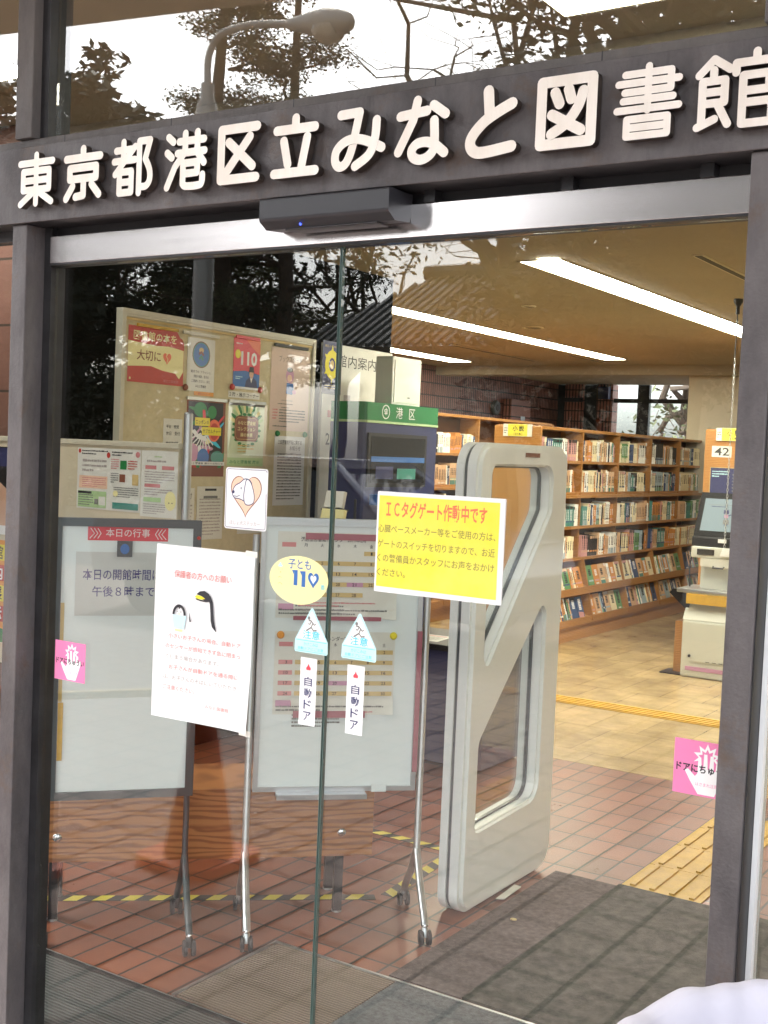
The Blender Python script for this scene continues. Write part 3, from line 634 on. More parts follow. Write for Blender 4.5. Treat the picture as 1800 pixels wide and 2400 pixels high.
# assistance dog sticker
def rounded(w, h, r, x=0, y=0, n=5):
    pts = []
    for cx, cy_, a in ((w - r, h - r, 0), (r, h - r, 90), (r, r, 180), (w - r, r, 270)):
        pts += [(x + cx + r * math.cos(R(a + 90 * i / n)), y + cy_ + r * math.sin(R(a + 90 * i / n))) for i in range(n + 1)]
    return pts
hx, hy, hs_ = .0735, .098, .112
hp = [(hx + a * hs_ * 1.02, hy + b * hs_ * 1.05) for a, b in HEART]
dog = [('s', rounded(.139, .159, .006, .004, .004) + [(.139 + .004 - .0, .1)], .0007, 'navy'), ('p', hp, 'brown_print'), ('p', [(hx + a * hs_ * .97, hy + b * hs_ * .99 + .0005) for a, b in HEART], 'peach')]
hd = [(.028, .108), (.036, .119), (.052, .127), (.066, .137), (.082, .136), (.092, .126), (.095, .108), (.100, .085), (.092, .072), (.076, .070), (.066, .078), (.05, .083), (.034, .085), (.026, .095)]
hd = smooth_line(hd + [hd[0]], 4)
ear = smooth_line([(.072, .133), (.068, .112), (.066, .088), (.072, .070), (.088, .068), (.101, .076), (.102, .095), (.096, .115), (.088, .130), (.078, .137), (.072, .133)], 4)
dog += [('p', hd, 'paper'), ('s', hd, .0013, 'navy'), ('p', ear, 'paper'), ('s', ear, .0013, 'navy'), ('e', .029, .101, .0045, .0045, 'navy'), ('e', .056, .112, .0018, .0035, 'navy'),
        ('s', [(.031, .090), (.042, .089), (.052, .092)], .001, 'navy'), ('t', 'ほじょ犬ステッカー', .02, .012, .105, .012, 'pale_grey_ink')]
stick('sticker', 'white sticker with a dog in a heart on the left door', 'sticker', onglass(.684, 1.372), .147, .167, dog, 'paper_glow', outline=rounded(.147, .167, .008))

# yellow egg shaped sticker
egg = [(.097 + .0965 * math.cos(a) * (1 + .05 * math.sin(a)), .064 + .064 * math.sin(a)) for a in [2 * math.pi * i / 40 for i in range(40)]]
hk = lambda s_, cx, cy_: [(cx + a * s_ * .86, cy_ + b * s_) for a, b in HEART]
eg = [('t', '子とも', .062, .093, .075, .026, 'blue', .012), ('s', [(.088, .050), (.088, .089), (.078, .084)], .0062, 'blue'), ('s', [(.114, .048), (.114, .088), (.104, .083)], .0062, 'blue'),
      ('p', hk(.044, .146, .070), 'blue'), ('p', hk(.024, .146, .071), 'paper'), ('t', '番', .170, .046, .014, .014, 'cyan'),
      ('e', .036, .098, .008, .003, 'pale_cyan'), ('e', .036, .102, .003, .005, 'pale_cyan'), ('e', .031, .088, .002, .001, 'tan'), ('e', .043, .089, .002, .001, 'tan'), ('e', .038, .081, .0016, .002, 'tan'),
      ('s', [(.03, .066), (.036, .069), (.042, .066)], .0007, 'tan'), ('s', [(.03, .05), (.038, .053), (.045, .048)], .0007, 'tan')]
stick('sticker', 'yellow oval sticker reading 110 beside the door seam', 'sticker', onglass(.848, 1.188), .193, .128, eg, 'pale_yellow', outline=egg)

# caution triangles
def triangle(x, z, label):
    out = [(.003, 0), (.104, 0), (.107, .004), (.106, .034), (.0565, .117), (.053, .119), (.0495, .117), (.001, .034), (0, .004)]
    man = [('e', .044, .092, .0042, .0048, 'grey_ink'), ('s', [(.043, .085), (.050, .086), (.057, .080), (.052, .068), (.060, .060), (.070, .062)], .0019, 'grey_ink'),
           ('s', [(.052, .068), (.044, .063), (.036, .058)], .0019, 'grey_ink'), ('s', [(.052, .085), (.048, .076), (.042, .077)], .0016, 'grey_ink'), ('s', [(.056, .081), (.062, .075), (.067, .078)], .0016, 'grey_ink')]
    it = [('p', [(.006, .036), (.101, .036), (.053, .111)], 'paper')] + man + [('t', '注意', .026, .037, .055, .0225, 'cyan', .014), ('s', [(.003, .032), (.104, .032)], .0007, 'cyan'), ('s', [(.005, .004), (.102, .004)], .0005, 'cyan'),
          ('t', 'かけこみは', .030, .0185, .046, .009, 'cyan'), ('t', '自動ドアにご注意', .012, .007, .082, .0085, 'cyan')]
    stick('sticker', label, 'sticker', onglass(x, z), .107, .119, it, 'pale_cyan', outline=out)
triangle(.941, 1.0645, 'pale blue caution triangle left of the door seam')
triangle(1.092, 1.0665, 'pale blue caution triangle right of the door seam')
def autodoor(x, z, label):
    it = [('e', .0265, .150, .0075, .0065, 'bright_red'), ('p', [(.022, .153), (.0265, .164), (.031, .153)], 'bright_red'), ('p', [(.0215, .146), (.0265, .138), (.0315, .146)], 'paper')]
    for i, ch in enumerate('自動ドア'): it.append(('t', ch, .0145, .104 - i * .0305, .025, .024, 'navy', .012))
    stick('sticker', label, 'sticker', onglass(x, z), .053, .178, it, 'paper_glow')
autodoor(.963, .8735, 'white automatic door strip left of the seam')
autodoor(1.113, .8735, 'white automatic door strip right of the seam')
def pinkhand(x, z, label):
    w, h = .131, .119
    hand = [(.056, .004), (.092, .004), (.106, .04), (.114, .062), (.109, .066), (.101, .056), (.1005, .078), (.094, .080), (.092, .058), (.0885, .058), (.087, .090), (.080, .090), (.0785, .060), (.075, .060), (.073, .092), (.066, .092), (.0655, .06), (.062, .06), (.060, .084), (.054, .084), (.053, .048), (.048, .042), (.032, .056), (.025, .052), (.038, .030)]
    burst = []
    for i in range(13):
        a = R(200 - i * 220 / 12); r_ = .031 if i % 2 == 0 else .0185
        burst.append((.073 + r_ * math.cos(a), .084 + r_ * math.sin(a)))
    inner = []
    for i in range(13):
        a = R(-20 + i * 220 / 12); r_ = .0205 if i % 2 == 0 else .013
        inner.append((.073 + r_ * math.cos(a), .083 + r_ * math.sin(a)))
    it = [('p', burst + inner, 'paper'), ('p', hand, 'paper'), ('r', .0, .0525, .128, .012, 'paper') if False else ('t', 'ドアにちゅうい', .006, .049, .121, .0185, 'ink', .03), ('t', 'はさまれ注意', .05, .022, .048, .008, 'pink')]
    stick('sticker', label, 'sticker', onglass(x, z), w, h, it, 'pink')
pinkhand(.029, .866, 'pink hand sticker low on the left door')
pinkhand(1.983, .888, 'pink hand sticker low on the right door, cut off by the post')

# yellow gate notice in its white sleeve
t = thing('notice_sheet', 'bright yellow notice with red heading on the right door', 'notice', (1.186, -0.006, 1.248)); FACADE.append(t)
fr = onglass(1.186, 1.248)
m = MB(); m.prism(rounded(.36, .252, .003), fr, 0, 0.004, 'paper_glow'); m.build('sleeve', t, bevel=0.001)
m = MB(); m.prism([(.006, .014), (.346, .012), (.346, .242), (.006, .242)], fr, 0.0042, 0.0048, 'bright_yellow'); m.build('paper', t)
m = MB(); art(m, fr, [('t', 'ＩＣタグゲート作動中です', .028, .188, .285, .042, 'salmon', .022)], base=.005); m.build('heading', t)
m = MB(); art(m, fr, [('t', '心臓ペースメーカー等をご使用の方は、', .006, .150, .332, .020, 'olive_ink', .004), ('t', 'ゲートのスイッチを切りますので、お近', .006, .112, .332, .020, 'olive_ink', .004),
      ('t', 'くの警備員かスタッフにお声をおかけ', .006, .076, .332, .020, 'olive_ink', .004), ('t', 'ください。', .006, .041, .085, .018, 'olive_ink', .004)], base=.005); m.build('print', t)

for o in FACADE:
    o.location = FO + o.location * FS; o.scale = (FS, FS, FS)

# ================================================================== WHITEBOARDS
def u_dir(x, y): l = math.hypot(x, y); return Vector((x / l, y / l, 0))
U1 = u_dir(.65, .76); P1 = Vector((.263, .366, 0)); U2 = u_dir(.72, .69); P2 = Vector((.362, .52, 0))
def wb(name, label, P, U, s0, s1, z0, z1, fk, fw, legs, leg_k):
    """mobile whiteboard; s runs along the board, n faces the door"""
    V = Vector((0, 0, 1)); n = U.cross(V)
    t = thing(name, label, 'whiteboard', (P.x, P.y, 0), 'mobile whiteboards')
    fr = (P, U, V, n)
    m = MB(); m.prism([(s0 + fw, z0 + fw), (s1 - fw, z0 + fw), (s1 - fw, z1 - fw), (s0 + fw, z1 - fw)], fr, -.008, .006, 'whiteboard'); m.build('panel', t)
    m = MB()
    m.prism([(s0, z0), (s1, z0), (s1, z0 + fw), (s0, z0 + fw)], fr, -.014, .013, fk); m.prism([(s0, z1 - fw), (s1, z1 - fw), (s1, z1), (s0, z1)], fr, -.014, .013, fk)
    m.prism([(s0, z0 + fw), (s0 + fw, z0 + fw), (s0 + fw, z1 - fw), (s0, z1 - fw)], fr, -.0138, .0128, fk); m.prism([(s1 - fw, z0 + fw), (s1, z0 + fw), (s1, z1 - fw), (s1 - fw, z1 - fw)], fr, -.0138, .0128, fk)
    m.build('frame', t, bevel=0.004)
    for s_, off, fl_ in legs:
        b = P + U * s_
        lg = MB()
        rr = .0115 if leg_k == 'alu' else .010
        lg.tube([b + n * off + V * (z1 - .05), b + n * off + V * .27, b + n * (off + .012) + V * .235], rr, leg_k, 12)
        L = lg.build('leg', t, smooth=True)
        ft = MB(); ft.tube([b + n * off + V * .262, b + n * (off + fl_ * .42) + V * .165, b + n * (off + fl_ * .93) + V * .080, b + n * (off + fl_) + V * .062], rr * 1.12, leg_k, 12)
        ft.tube([b + n * (off - .002) + V * .262, b + n * (off - .07) + V * .165, b + n * (off - .155) + V * .080, b + n * (off - .166) + V * .062], rr * 1.1, leg_k, 12)
        f = ft.build('foot', L, smooth=True)
        for sg in (1, -1):
            c = b + n * (off + (fl_ if sg > 0 else -.166)); w = MB()
            w.lathe(c + V * .058, [(.0105, 0), (.0105, .006), (.007, .012)], 'chrome', 12)
            for dd in (-.013, .013):
                w.lathe(c + V * .025 + U * (dd - .006) + n * sg * .008, [(.010, 0), (.024, .0), (.0255, .004), (.024, .012), (.010, .012)], 'rubber', 16, U)
            w.tube([c + V * .058, c + V * .045 + n * sg * .003, c + V * .026 + n * sg * .008], [.010, .014, .012], leg_k if leg_k == 'alu' else 'rubber', 10); w.build('caster', L, smooth=True)
    return t, fr
w1, f1 = wb('mobile_whiteboard', 'grey framed mobile whiteboard listing the opening time, on black casters', P1, U1, -.448, .006, .468, 1.355, 'grey_metal', .026, ((-.452, -.034, .03), (-.008, -.026, .166)), 'grey_metal')
w2, f2 = wb('mobile_whiteboard', 'silver framed mobile whiteboard holding two calendars behind the door seam', P2, U2, .024, .57, .465, 1.362, 'alu', .016, ((0.008, -.0, .166), (.588, -.0, .166)), 'alu')
m = MB(); m.prism([(.03, 1.362), (.565, 1.362), (.565, 1.372), (.03, 1.372)], f2, -.016, .016, 'alu'); m.build('top_rail', w2, bevel=.004)
m = MB(); m.prism([(.10, .448), (.40, .448), (.40, .4645), (.10, .4645)], f2, .002, .05, 'alu'); m.build('pen_tray', w2, bevel=.003)
m = MB(); m.prism([(.42, .463), (.47, .463), (.47, .49), (.42, .49)], f2, .0135, .016, 'whiteboard'); m.build('name_plate', w2)
def onboard(f, s_, z_, d=.0063): o, u, v, n = f; return (o + u * s_ + v * z_ + n * d, u, v, n)
def magnet_bar(f, s0, z0, w, h, k, label, group='magnet bars on the whiteboards', d=.0075, t_=.006):
    fr = onboard(f, s0, z0, d); mb = MB(); mb.prism([(0, 0), (w, 0), (w, h), (0, h)], fr, 0, t_, k)
    return tag(mb.build('magnet_bar', origin=fr[0], bevel=.0015), label, 'magnet', group)
def magnet_dot(f, s0, z0, r, k, label, d=.0075):
    fr = onboard(f, s0, z0, d); mb = MB(); mb.lathe(fr[0], [(r, 0), (r, .004), (r * .8, .008), (r * .75, .011), (0.001, .0115)], k, 20, fr[3])
    return tag(mb.build('round_magnet', origin=fr[0], smooth=True), label, 'magnet', 'round magnets')
# left board
it = [('t', '本日の行事', .055, .012, .135, .026, 'paper', .0)]
for sx in (0, 1):
    for j in range(3):
        X = lambda a: (a if sx == 0 else .247 - a)
        it.append(('s', [(X(.006 + j * .012), .006), (X(.020 + j * .010), .022), (X(.008 + j * .011), .038)], .0012, 'paper'))
sheet('title_strip', 'red title strip with white brush lines at the top of the left whiteboard', 'sign', onboard(f1, -.346, 1.286), .247, .044, it, 'bright_red')
sheet('notice_sheet', 'pale sheet giving the opening time on the left whiteboard', 'notice', onboard(f1, -.380, 1.050), .33, .200,
      [('t', '本日の開館時間は', .022, .112, .24, .035, 'purple_ink', .01), ('t', '午後８時まで', .052, .060, .192, .033, 'purple_ink', .01)], 'grey_paper')
t = thing('square_magnet', 'square magnet with a blue centre on the left whiteboard', 'magnet', onboard(f1, -.256, 1.236)[0])
m = MB(); m.prism([(0, 0), (.047, 0), (.047, .05), (0, .05)], onboard(f1, -.256, 1.236, .0078), 0, .006, 'grey_metal'); m.build('case', t, bevel=.002)
m = MB(); m.prism(ell(.0235, .025, .014, .016, 16), onboard(f1, -.256, 1.236, .0078), .0062, .009, 'blue'); m.build('button', t)
t = thing('ruler', 'yellow ruler hanging down the left edge of the left whiteboard', 'ruler', onboard(f1, -.434, .60)[0])
m = MB(); m.prism([(.0, .18), (.011, .18), (.011, .49), (.0, .49)], onboard(f1, -.4215, .60), .0002, .003, 'tan'); m.build('wooden_half', t)
m = MB(); m.prism([(.0, -.005), (.016, -.005), (.016, .178), (.0, .178)], onboard(f1, -.4215, .60), .0002, .005, 'tactile'); m.build('yellow_half', t, bevel=.001)
magnet_dot(f1, -.003, 1.30, .006, 'red', 'small red magnet on the right edge of the left whiteboard', .014)
# right board calendars
def calendar(fr, title, first_col, ndays, h, label, hot, shut):
    it = []; cw = .0545; x0 = .014; y0 = h - .062; rh = .0345
    it.append(('t', title, .075, h - .031, .215, .0155, 'ink', .01))
    it.append(('r', x0, h - .050, .046, .015, 'rose'))
    for i, dname in enumerate('月火水木金土'): it.append(('t', dname, x0 + cw * (i + 1) + .018, h - .049, .011, .012, 'ink', .01))
    col, row = first_col, 0; last = {}
    rows = {}
    for d in range(1, ndays + 1):
        rows.setdefault(row, []).append((col, d)); col += 1
        if col == 7: col = 0; row += 1
    for row, cells in rows.items():
        yy = y0 - .0125 - row * rh
        for c_, d in cells:
            k = 'rose' if c_ == 0 else ('lilac' if d in hot else 'tan')
            if c_ < 6 or c_ == 6: it.append(('r', x0 + c_ * cw, yy, .046 if c_ == 0 else cw, .0145, k))
        for c_, d in cells: it.append(('t', str(d), x0 + c_ * cw + (.018 if d > 9 else .022), yy + .002, .014 if d > 9 else .0065, .0105, 'ink', .014))
    nb = max(rows) + 1; yy = y0 - nb * rh
    it.append(('r', x0 - .006, .026, .05, .022, 'lilac')); it.append(('g', x0 + .05, yy - .050, .16, .048, 4, 'grey_ink'))
    it.append(('g', x0 - .004, .010, .36, .024, 2, 'grey_ink')); it.append(('g', x0 + .06, yy - .012, .26, .02, 2, 'rose'))
    return sheet('calendar_sheet', label, 'calendar', fr, .402, h, it, 'ivory', group='calendar sheets on the right whiteboard', curl=.01)
calendar(onboard(f2, .078, 1.042), '港区立図書館カレンダー2019年2月', 5, 28, .284, 'upper calendar sheet for February on the right whiteboard', (21,), ())
calendar(onboard(f2, .080, .722), '港区立図書館カレンダー2019年3月', 5, 31, .276, 'lower calendar sheet for March on the right whiteboard', (20, 21), ())
magnet_bar(f2, .168, 1.302, .355, .021, 'magnet_rose', 'dusky red magnet bar along the top of the February calendar')
magnet_bar(f2, .137, 1.036, .293, .013, 'magnet_rose', 'dusky red magnet bar along the foot of the February calendar')
magnet_bar(f2, .148, .712, .24, .022, 'magnet_rose', 'dusky red magnet bar along the foot of the March calendar')
magnet_bar(f2, .556, .53, .016, .475, 'magnet_rose', 'tall dusky red magnet bar on the right edge of the right whiteboard', d=.0135)
magnet_dot(f2, .098, .986, .0125, 'orange', 'orange round magnet at the top left of the March calendar')
magnet_dot(f2, .475, .987, .0125, 'yellow', 'yellow round magnet at the top right of the March calendar')

# ================================================================== BENCH
U3 = u_dir(.676, .653); P3 = Vector((-.132, .153, 0)); N3 = U3.cross(Vector((0, 0, 1)))
bt = thing('wooden_bench', 'low wooden bench with bolted front board and dark legs behind the whiteboards', 'bench', P3)
f3 = (P3, U3, Vector((0, 0, 1)), N3)
m = MB(); m.prism([(-.03, .214), (1.06, .214), (1.06, .416), (-.03, .416)], f3, -.035, 0, 'bench_wood'); FB = m.build('front_board', bt, bevel=.004)
m = MB(); m.prism([(-.03, .4165), (1.06, .4165), (1.06, .45), (-.03, .45)], f3, -.33, .004, 'bench_wood'); m.build('seat', bt, bevel=.004)
m = MB(); m.prism([(-.03, .214), (1.06, .214), (1.06, .416), (-.03, .416)], f3, -.33, -.295, 'bench_wood'); m.build('rear_board', bt, bevel=.004)
for s_ in (.0, .955):
    for d in (-.075, -.29):
        m = MB(); m.prism([(s_ - .015, .006), (s_ + .015, .006), (s_ + .015, .40), (s_ - .015, .40)], f3, d, d + .03, 'steel_dark'); L = m.build('leg', bt)
        m = MB(); m.lathe(P3 + U3 * s_ + N3 * (d + .015), [(.018, 0), (.018, .006)], 'alu', 14); m.build('leg_foot', L)
for s_ in (.012, .952):
    m = MB(); m.lathe(P3 + U3 * s_ + N3 * .0005 + Vector((0, 0, .296)), [(.0145, 0), (.0145, .003), (.010, .007), (.001, .008)], 'chrome', 16, N3); m.build('bolt', FB, smooth=True)

# ================================================================== FREESTANDING PIN BOARD
pb = thing('pin_board', 'freestanding beige pin board with aluminium posts behind the left whiteboard', 'pin board', (-1.0, 1.0, 0))
m = MB(); m.box(-1.70, -.412, .992, 1.03, .62, 1.575, 'beige_panel'); m.build('panel', pb)
m = MB(); m.box(-1.70, -.412, .988, 1.034, 1.5755, 1.597, 'board_frame'); m.build('top_rail', pb, bevel=.002)
m = MB(); m.box(-1.70, -.412, .988, 1.034, .60, .6195, 'board_frame'); m.build('bottom_rail', pb)
for x in (-.388, -1.72):
    m = MB(); m.lathe((x, 1.012, .03), [(.0175, 0), (.0175, 1.685), (.012, 1.69)], 'alu', 16); m.build('post', pb, smooth=True)
    m = MB(); m.box(x - .02, x + .02, .80, 1.09, .002, .029, 'steel_dark'); m.build('foot', pb, bevel=.004)
PB = lambda x, z: FRONT(x, z, .9915)
gp = 'papers on the freestanding pin board'
sheet('poster', 'teal poster half hidden by the left door post', 'poster', PB(-1.335, 1.285), .235, .275,
      [('r', 0, .0, .235, .07, 'ink'), ('g', .01, .01, .2, .05, 4, 'pale_green'), ('p', [(.175, .09), (.215, .09), (.222, .15), (.20, .19), (.18, .15)], 'navy'), ('e', .2, .185, .02, .025, 'pale_yellow'), ('g', .01, .10, .05, .16, 9, 'navy')], 'teal', group=gp)
sheet('newsletter', 'double page library newsletter with pink and green boxes on the pin board', 'leaflet', PB(-.978, 1.312), .362, .252,
      [('g', .025, .222, .15, .024, 2, 'ink'), ('e', .012, .238, .008, .009, 'red'), ('r', .012, .085, .165, .052, 'peach'), ('g', .03, .09, .14, .042, 5, 'rose'), ('r', .008, .006, .165, .068, 'light_green'), ('r', .008, .062, .08, .01, 'ink'), ('g', .012, .012, .085, .05, 5, 'grey_ink'),
       ('r', .105, .02, .022, .022, 'grey_ink'), ('r', .13, .018, .038, .035, 'ivory'), ('r', .0, .0, .0005, .0005, 'ink'), ('g', .03, .15, .14, .06, 3, 'pale_grey_ink'), ('e', .18, .225, .01, .012, 'red'),
       ('g', .2, .222, .12, .022, 2, 'ink'), ('e', .345, .232, .012, .012, 'rose'), ('r', .248, .170, .036, .036, 'green'), ('g', .196, .168, .046, .046, 5, 'rose'), ('g', .292, .17, .055, .04, 4, 'red'), ('r', .246, .118, .032, .032, 'brown_print'), ('g', .196, .112, .044, .045, 5, 'grey_ink'), ('r', .318, .108, .034, .044, 'tan'),
       ('g', .215, .055, .14, .045, 5, 'grey_ink'), ('r', .21, .008, .145, .026, 'teal'), ('e', .226, .07, .014, .012, 'pale_yellow')], 'ivory', group=gp)
sheet('newsletter', 'single page newsletter with red headings on the right side of the pin board', 'leaflet', PB(-.612, 1.300), .196, .264,
      [('g', .07, .235, .06, .012, 1, 'light_green'), ('g', .03, .215, .14, .016, 1, 'pale_grey_ink'), ('r', .022, .19, .06, .015, 'rose'), ('r', .112, .19, .065, .015, 'rose'), ('g', .02, .135, .16, .05, 5, 'pale_grey_ink'), ('r', .02, .118, .085, .014, 'rose'), ('g', .02, .085, .15, .03, 3, 'pale_grey_ink'),
       ('r', .016, .060, .095, .018, 'light_green'), ('g', .016, .01, .12, .045, 5, 'pale_grey_ink'), ('e', .162, .068, .03, .038, 'pale_yellow'), ('e', .155, .06, .003, .003, 'grey_ink'), ('e', .172, .06, .003, .003, 'grey_ink')], 'ivory', group=gp)
sheet('poster', 'dark photo poster at the far left of the pin board', 'poster', PB(-1.60, 1.165), .185, .385,
      [('p', [(.05, 0), (.185, 0), (.185, .2), (.12, .24), (.06, .15)], 'skin'), ('r', 0, .30, .185, .08, 'navy'), ('r', .0, .0, .185, .04, 'paper')], 'steel_dark', group=gp)
sheet('poster', 'orange and yellow poster low on the far left of the pin board', 'poster', PB(-1.62, .69), .235, .45,
      [('r', .10, .36, .12, .07, 'yellow'), ('r', .10, .27, .12, .07, 'red'), ('r', .10, .18, .12, .07, 'yellow'), ('r', .10, .09, .12, .07, 'red'), ('t', '館', .13, .365, .06, .06, 'ink', .008), ('t', '内', .13, .275, .06, .06, 'paper', .02), ('t', '展', .13, .185, .06, .06, 'ink', .008), ('t', '示', .13, .095, .06, .06, 'paper', .02), ('p', [(.1, 0), (.235, 0), (.235, .05), (.15, .07)], 'green')], 'orange', group=gp)
for x, k in ((-1.46, 'red'), (-.62, 'red')):
    pass

# ================================================================== NOTICEBOARD ON THE PARTITION
nb = thing('notice_board', 'large cream framed noticeboard covered with posters on the dark partition', 'noticeboard', (-1.4, 2.35, 1.0))
fw = WALLX(0, 0, -1.3985)
def wrect(mb, y0, y1, z0, z1, d0, d1, k): mb.prism([(y0, z0), (y1, z0), (y1, z1), (y0, z1)], fw, d0, d1, k)
m = MB(); wrect(m, 1.62, 3.115, .98, 2.205, 0, .030, 'cork'); m.build('felt', nb)
m = MB(); wrect(m, 1.595, 1.62, .955, 2.229, 0, .042, 'board_frame'); wrect(m, 3.115, 3.14, .955, 2.229, 0, .042, 'board_frame'); wrect(m, 1.62, 3.115, 2.205, 2.229, 0, .0415, 'board_frame'); wrect(m, 1.62, 3.115, .955, .98, 0, .0415, 'board_frame'); m.build('frame', nb, bevel=.003)
m = MB(); wrect(m, 1.622, 3.113, 2.178, 2.188, .0303, .036, 'tan'); wrect(m, 1.622, 3.113, 2.193, 2.2045, .0303, .039, 'board_frame'); m.build('hanging_rail', nb)
NBX = -1.3675
NB = lambda y, z, d=0: WALLX(y, z, NBX + d)
gn = 'posters on the noticeboard'
torn = [(0, .198), (.05, .194), (.12, .190), (.2, .186), (.28, .190), (.36, .182), (.388, .178), (.388, .072)]
lower = [(.388, .072), (.36, .034), (.33, .060), (.24, .068), (.16, .084), (.08, .080), (0, .074)]
sheet('poster', 'red torn paper poster asking readers to treat books with care', 'poster', NB(1.645, 1.884), .39, .270,
      [('p', torn + lower, 'pale_yellow'), ('p', [(.335, .27), (.39, .27), (.39, .215), (.375, .235), (.36, .24)], 'cork'), ('t', '図書館の本を', .035, .205, .30, .046, 'pale_yellow', .012), ('t', '大切に', .06, .108, .165, .052, 'brown_print', .012),
       ('p', [(.27 + a * .062, .132 + b * .060) for a, b in HEART], 'salmon'), ('s', [(.272, .158), (.264, .140), (.276, .128), (.270, .110)], .002, 'pale_yellow'), ('t', '港区立図書館', .245, .012, .11, .014, 'rose', .0), ('e', .017, .017, .006, .006, 'pale_yellow')], 'red', group=gn)
sheet('poster', 'cream poster with a blue round emblem and four lines of writing', 'poster', NB(2.062, 1.868), .208, .270,
      [('e', .104, .188, .068, .068, 'brown_print'), ('e', .104, .188, .063, .063, 'teal'), ('e', .104, .188, .058, .058, 'blue'), ('e', .104, .21, .018, .014, 'tan'), ('s', [(.085, .19), (.104, .2), (.122, .185)], .007, 'brown_print'), ('s', [(.09, .165), (.105, .18), (.118, .16)], .006, 'green'),
       ('t', '館内での フラッシュ', .028, .092, .15, .015, 'ink', .008), ('t', '撮影や通話、飲食は', .05, .068, .115, .015, 'ink', .008), ('t', 'ご遠慮ください。また', .035, .044, .14, .015, 'ink', .008), ('t', 'みなと図書館', .065, .018, .08, .015, 'ink', .008)], 'ivory', group=gn)
sheet('label_strip', 'small orange label strip below the emblem poster', 'label', NB(2.12, 1.846), .15, .021, [('t', '展示コーナー', .03, .004, .09, .012, 'red', .0)], 'orange', group=gn)
sheet('poster', 'red and blue poster reading 110 with a woman in dark uniform', 'poster', NB(2.42, 1.902), .222, .270,
      [('p', [(0, 0), (.222, 0), (.222, .085), (.10, .10), (0, .09)], 'blue'), ('p', [(.10, .27), (.222, .27), (.222, .19), (.15, .23)], 'salmon'), ('e', .036, .185, .022, .024, 'yellow'), ('t', '110', .062, .128, .135, .075, 'paper', .035), ('g', .02, .235, .075, .014, 1, 'paper'), ('g', .02, .05, .06, .02, 2, 'pale_cyan'),
       ('p', [(.10, .012), (.205, .012), (.198, .05), (.172, .066), (.135, .066), (.108, .045)], 'navy'), ('p', [(.142, .066), (.164, .066), (.153, .035)], 'paper'), ('e', .153, .085, .018, .023, 'skin'), ('p', ell(.153, .092, .024, .026, 16, 0, math.pi) + [(.131, .075), (.135, .095), (.171, .095), (.176, .075)], 'ink'), ('p', [(.132, .112), (.175, .112), (.168, .124), (.138, .124)], 'ink'),
       ('r', 0, .0, .222, .012, 'paper')], 'bright_red', group=gn)
sheet('label_strip', 'white label strip for the second floor display corner', 'label', NB(2.388, 1.853), .262, .034, [('t', '２階・展示コーナー', .008, .005, .246, .024, 'ink', .008)], 'ivory', group=gn)
sheet('poster', 'pale pink poster with a drawing of a sitting baby', 'poster', NB(2.742, 1.692), .355, .462,
      [('t', 'ブックスタート', .07, .385, .21, .036, 'grey_ink', .0), ('e', .172, .312, .036, .042, 'lilac'), ('e', .172, .345, .028, .014, 'grey_ink'), ('e', .170, .298, .022, .02, 'peach'), ('p', [(.145, .27), (.205, .27), (.215, .215), (.19, .205), (.14, .21)], 'blue'), ('e', .215, .222, .018, .012, 'lilac'),
       ('g', .10, .165, .15, .012, 1, 'pale_grey_ink'), ('g', .07, .145, .21, .012, 1, 'grey_ink'), ('g', .10, .125, .15, .012, 1, 'grey_ink'), ('g', .025, .06, .045, .065, 4, 'rose'), ('g', .085, .045, .24, .08, 5, 'grey_ink'), ('g', .03, .018, .2, .014, 1, 'grey_ink')], 'pale_pink', group=gn)
# lower row
lf = lambda pts: smooth_line(pts + [pts[0]], 3)
it = [('r', 0, 0, .298, .395, 'brown_print'), ('r', .01, .055, .27, .33, 'ink')]
rr = random.Random(11)
for i in range(26):
    cx, cy_, a = rr.uniform(.03, .27), rr.uniform(.06, .37), rr.uniform(0, 6.28); L = rr.uniform(.03, .07); wd = rr.uniform(.006, .016)
    k = rr.choice(('bright_red', 'green', 'teal', 'pale_yellow', 'lilac', 'red', 'paper', 'navy', 'cyan'))
    it.append(('p', [(min(.295, max(.003, cx + x * math.cos(a) - y * math.sin(a))), min(.392, max(.045, cy_ + x * math.sin(a) + y * math.cos(a)))) for x, y in ell(0, 0, L, wd, 14)], k))
for i in range(9):
    a = R(200 + i * 17); it.append(('s', [(.13 + .02 * math.cos(a), .23 + .02 * math.sin(a)), (.13 + .10 * math.cos(a), .23 + .10 * math.sin(a))], .0035, 'paper'))
it += [('e', .10, .345, .05, .038, 'green'), ('e', .19, .335, .035, .034, 'green'), ('e', .21, .24, .05, .058, 'salmon'), ('e', .212, .235, .034, .044, 'red'), ('e', .05, .12, .04, .05, 'lilac'), ('e', .13, .10, .045, .045, 'blue'), ('e', .24, .10, .05, .035, 'teal'), ('p', [(.115, .345), (.135, .345), (.145, .29), (.12, .29)], 'bright_red'),
       ('r', .06, .262, .115, .042, 'yellow'), ('r', .115, .215, .15, .042, 'yellow'), ('t', 'ニッポンの', .066, .27, .10, .024, 'ink', .008), ('t', 'サブカルチャー', .121, .224, .138, .024, 'ink', .008), ('r', 0, .058, .298, .02, 'paper'), ('t', 'みなと図書館 展示のお知らせ', .008, .062, .28, .012, 'ink', .008)]
sheet('poster', 'busy red, green and black art poster with two yellow labels', 'poster', NB(2.072, 1.430), .298, .395, it, 'bright_red', group=gn)
it = [('r', .0, .0, .302, .045, 'light_green'), ('t', 'みなと図書館 展示', .02, .012, .25, .02, 'green', .01)]
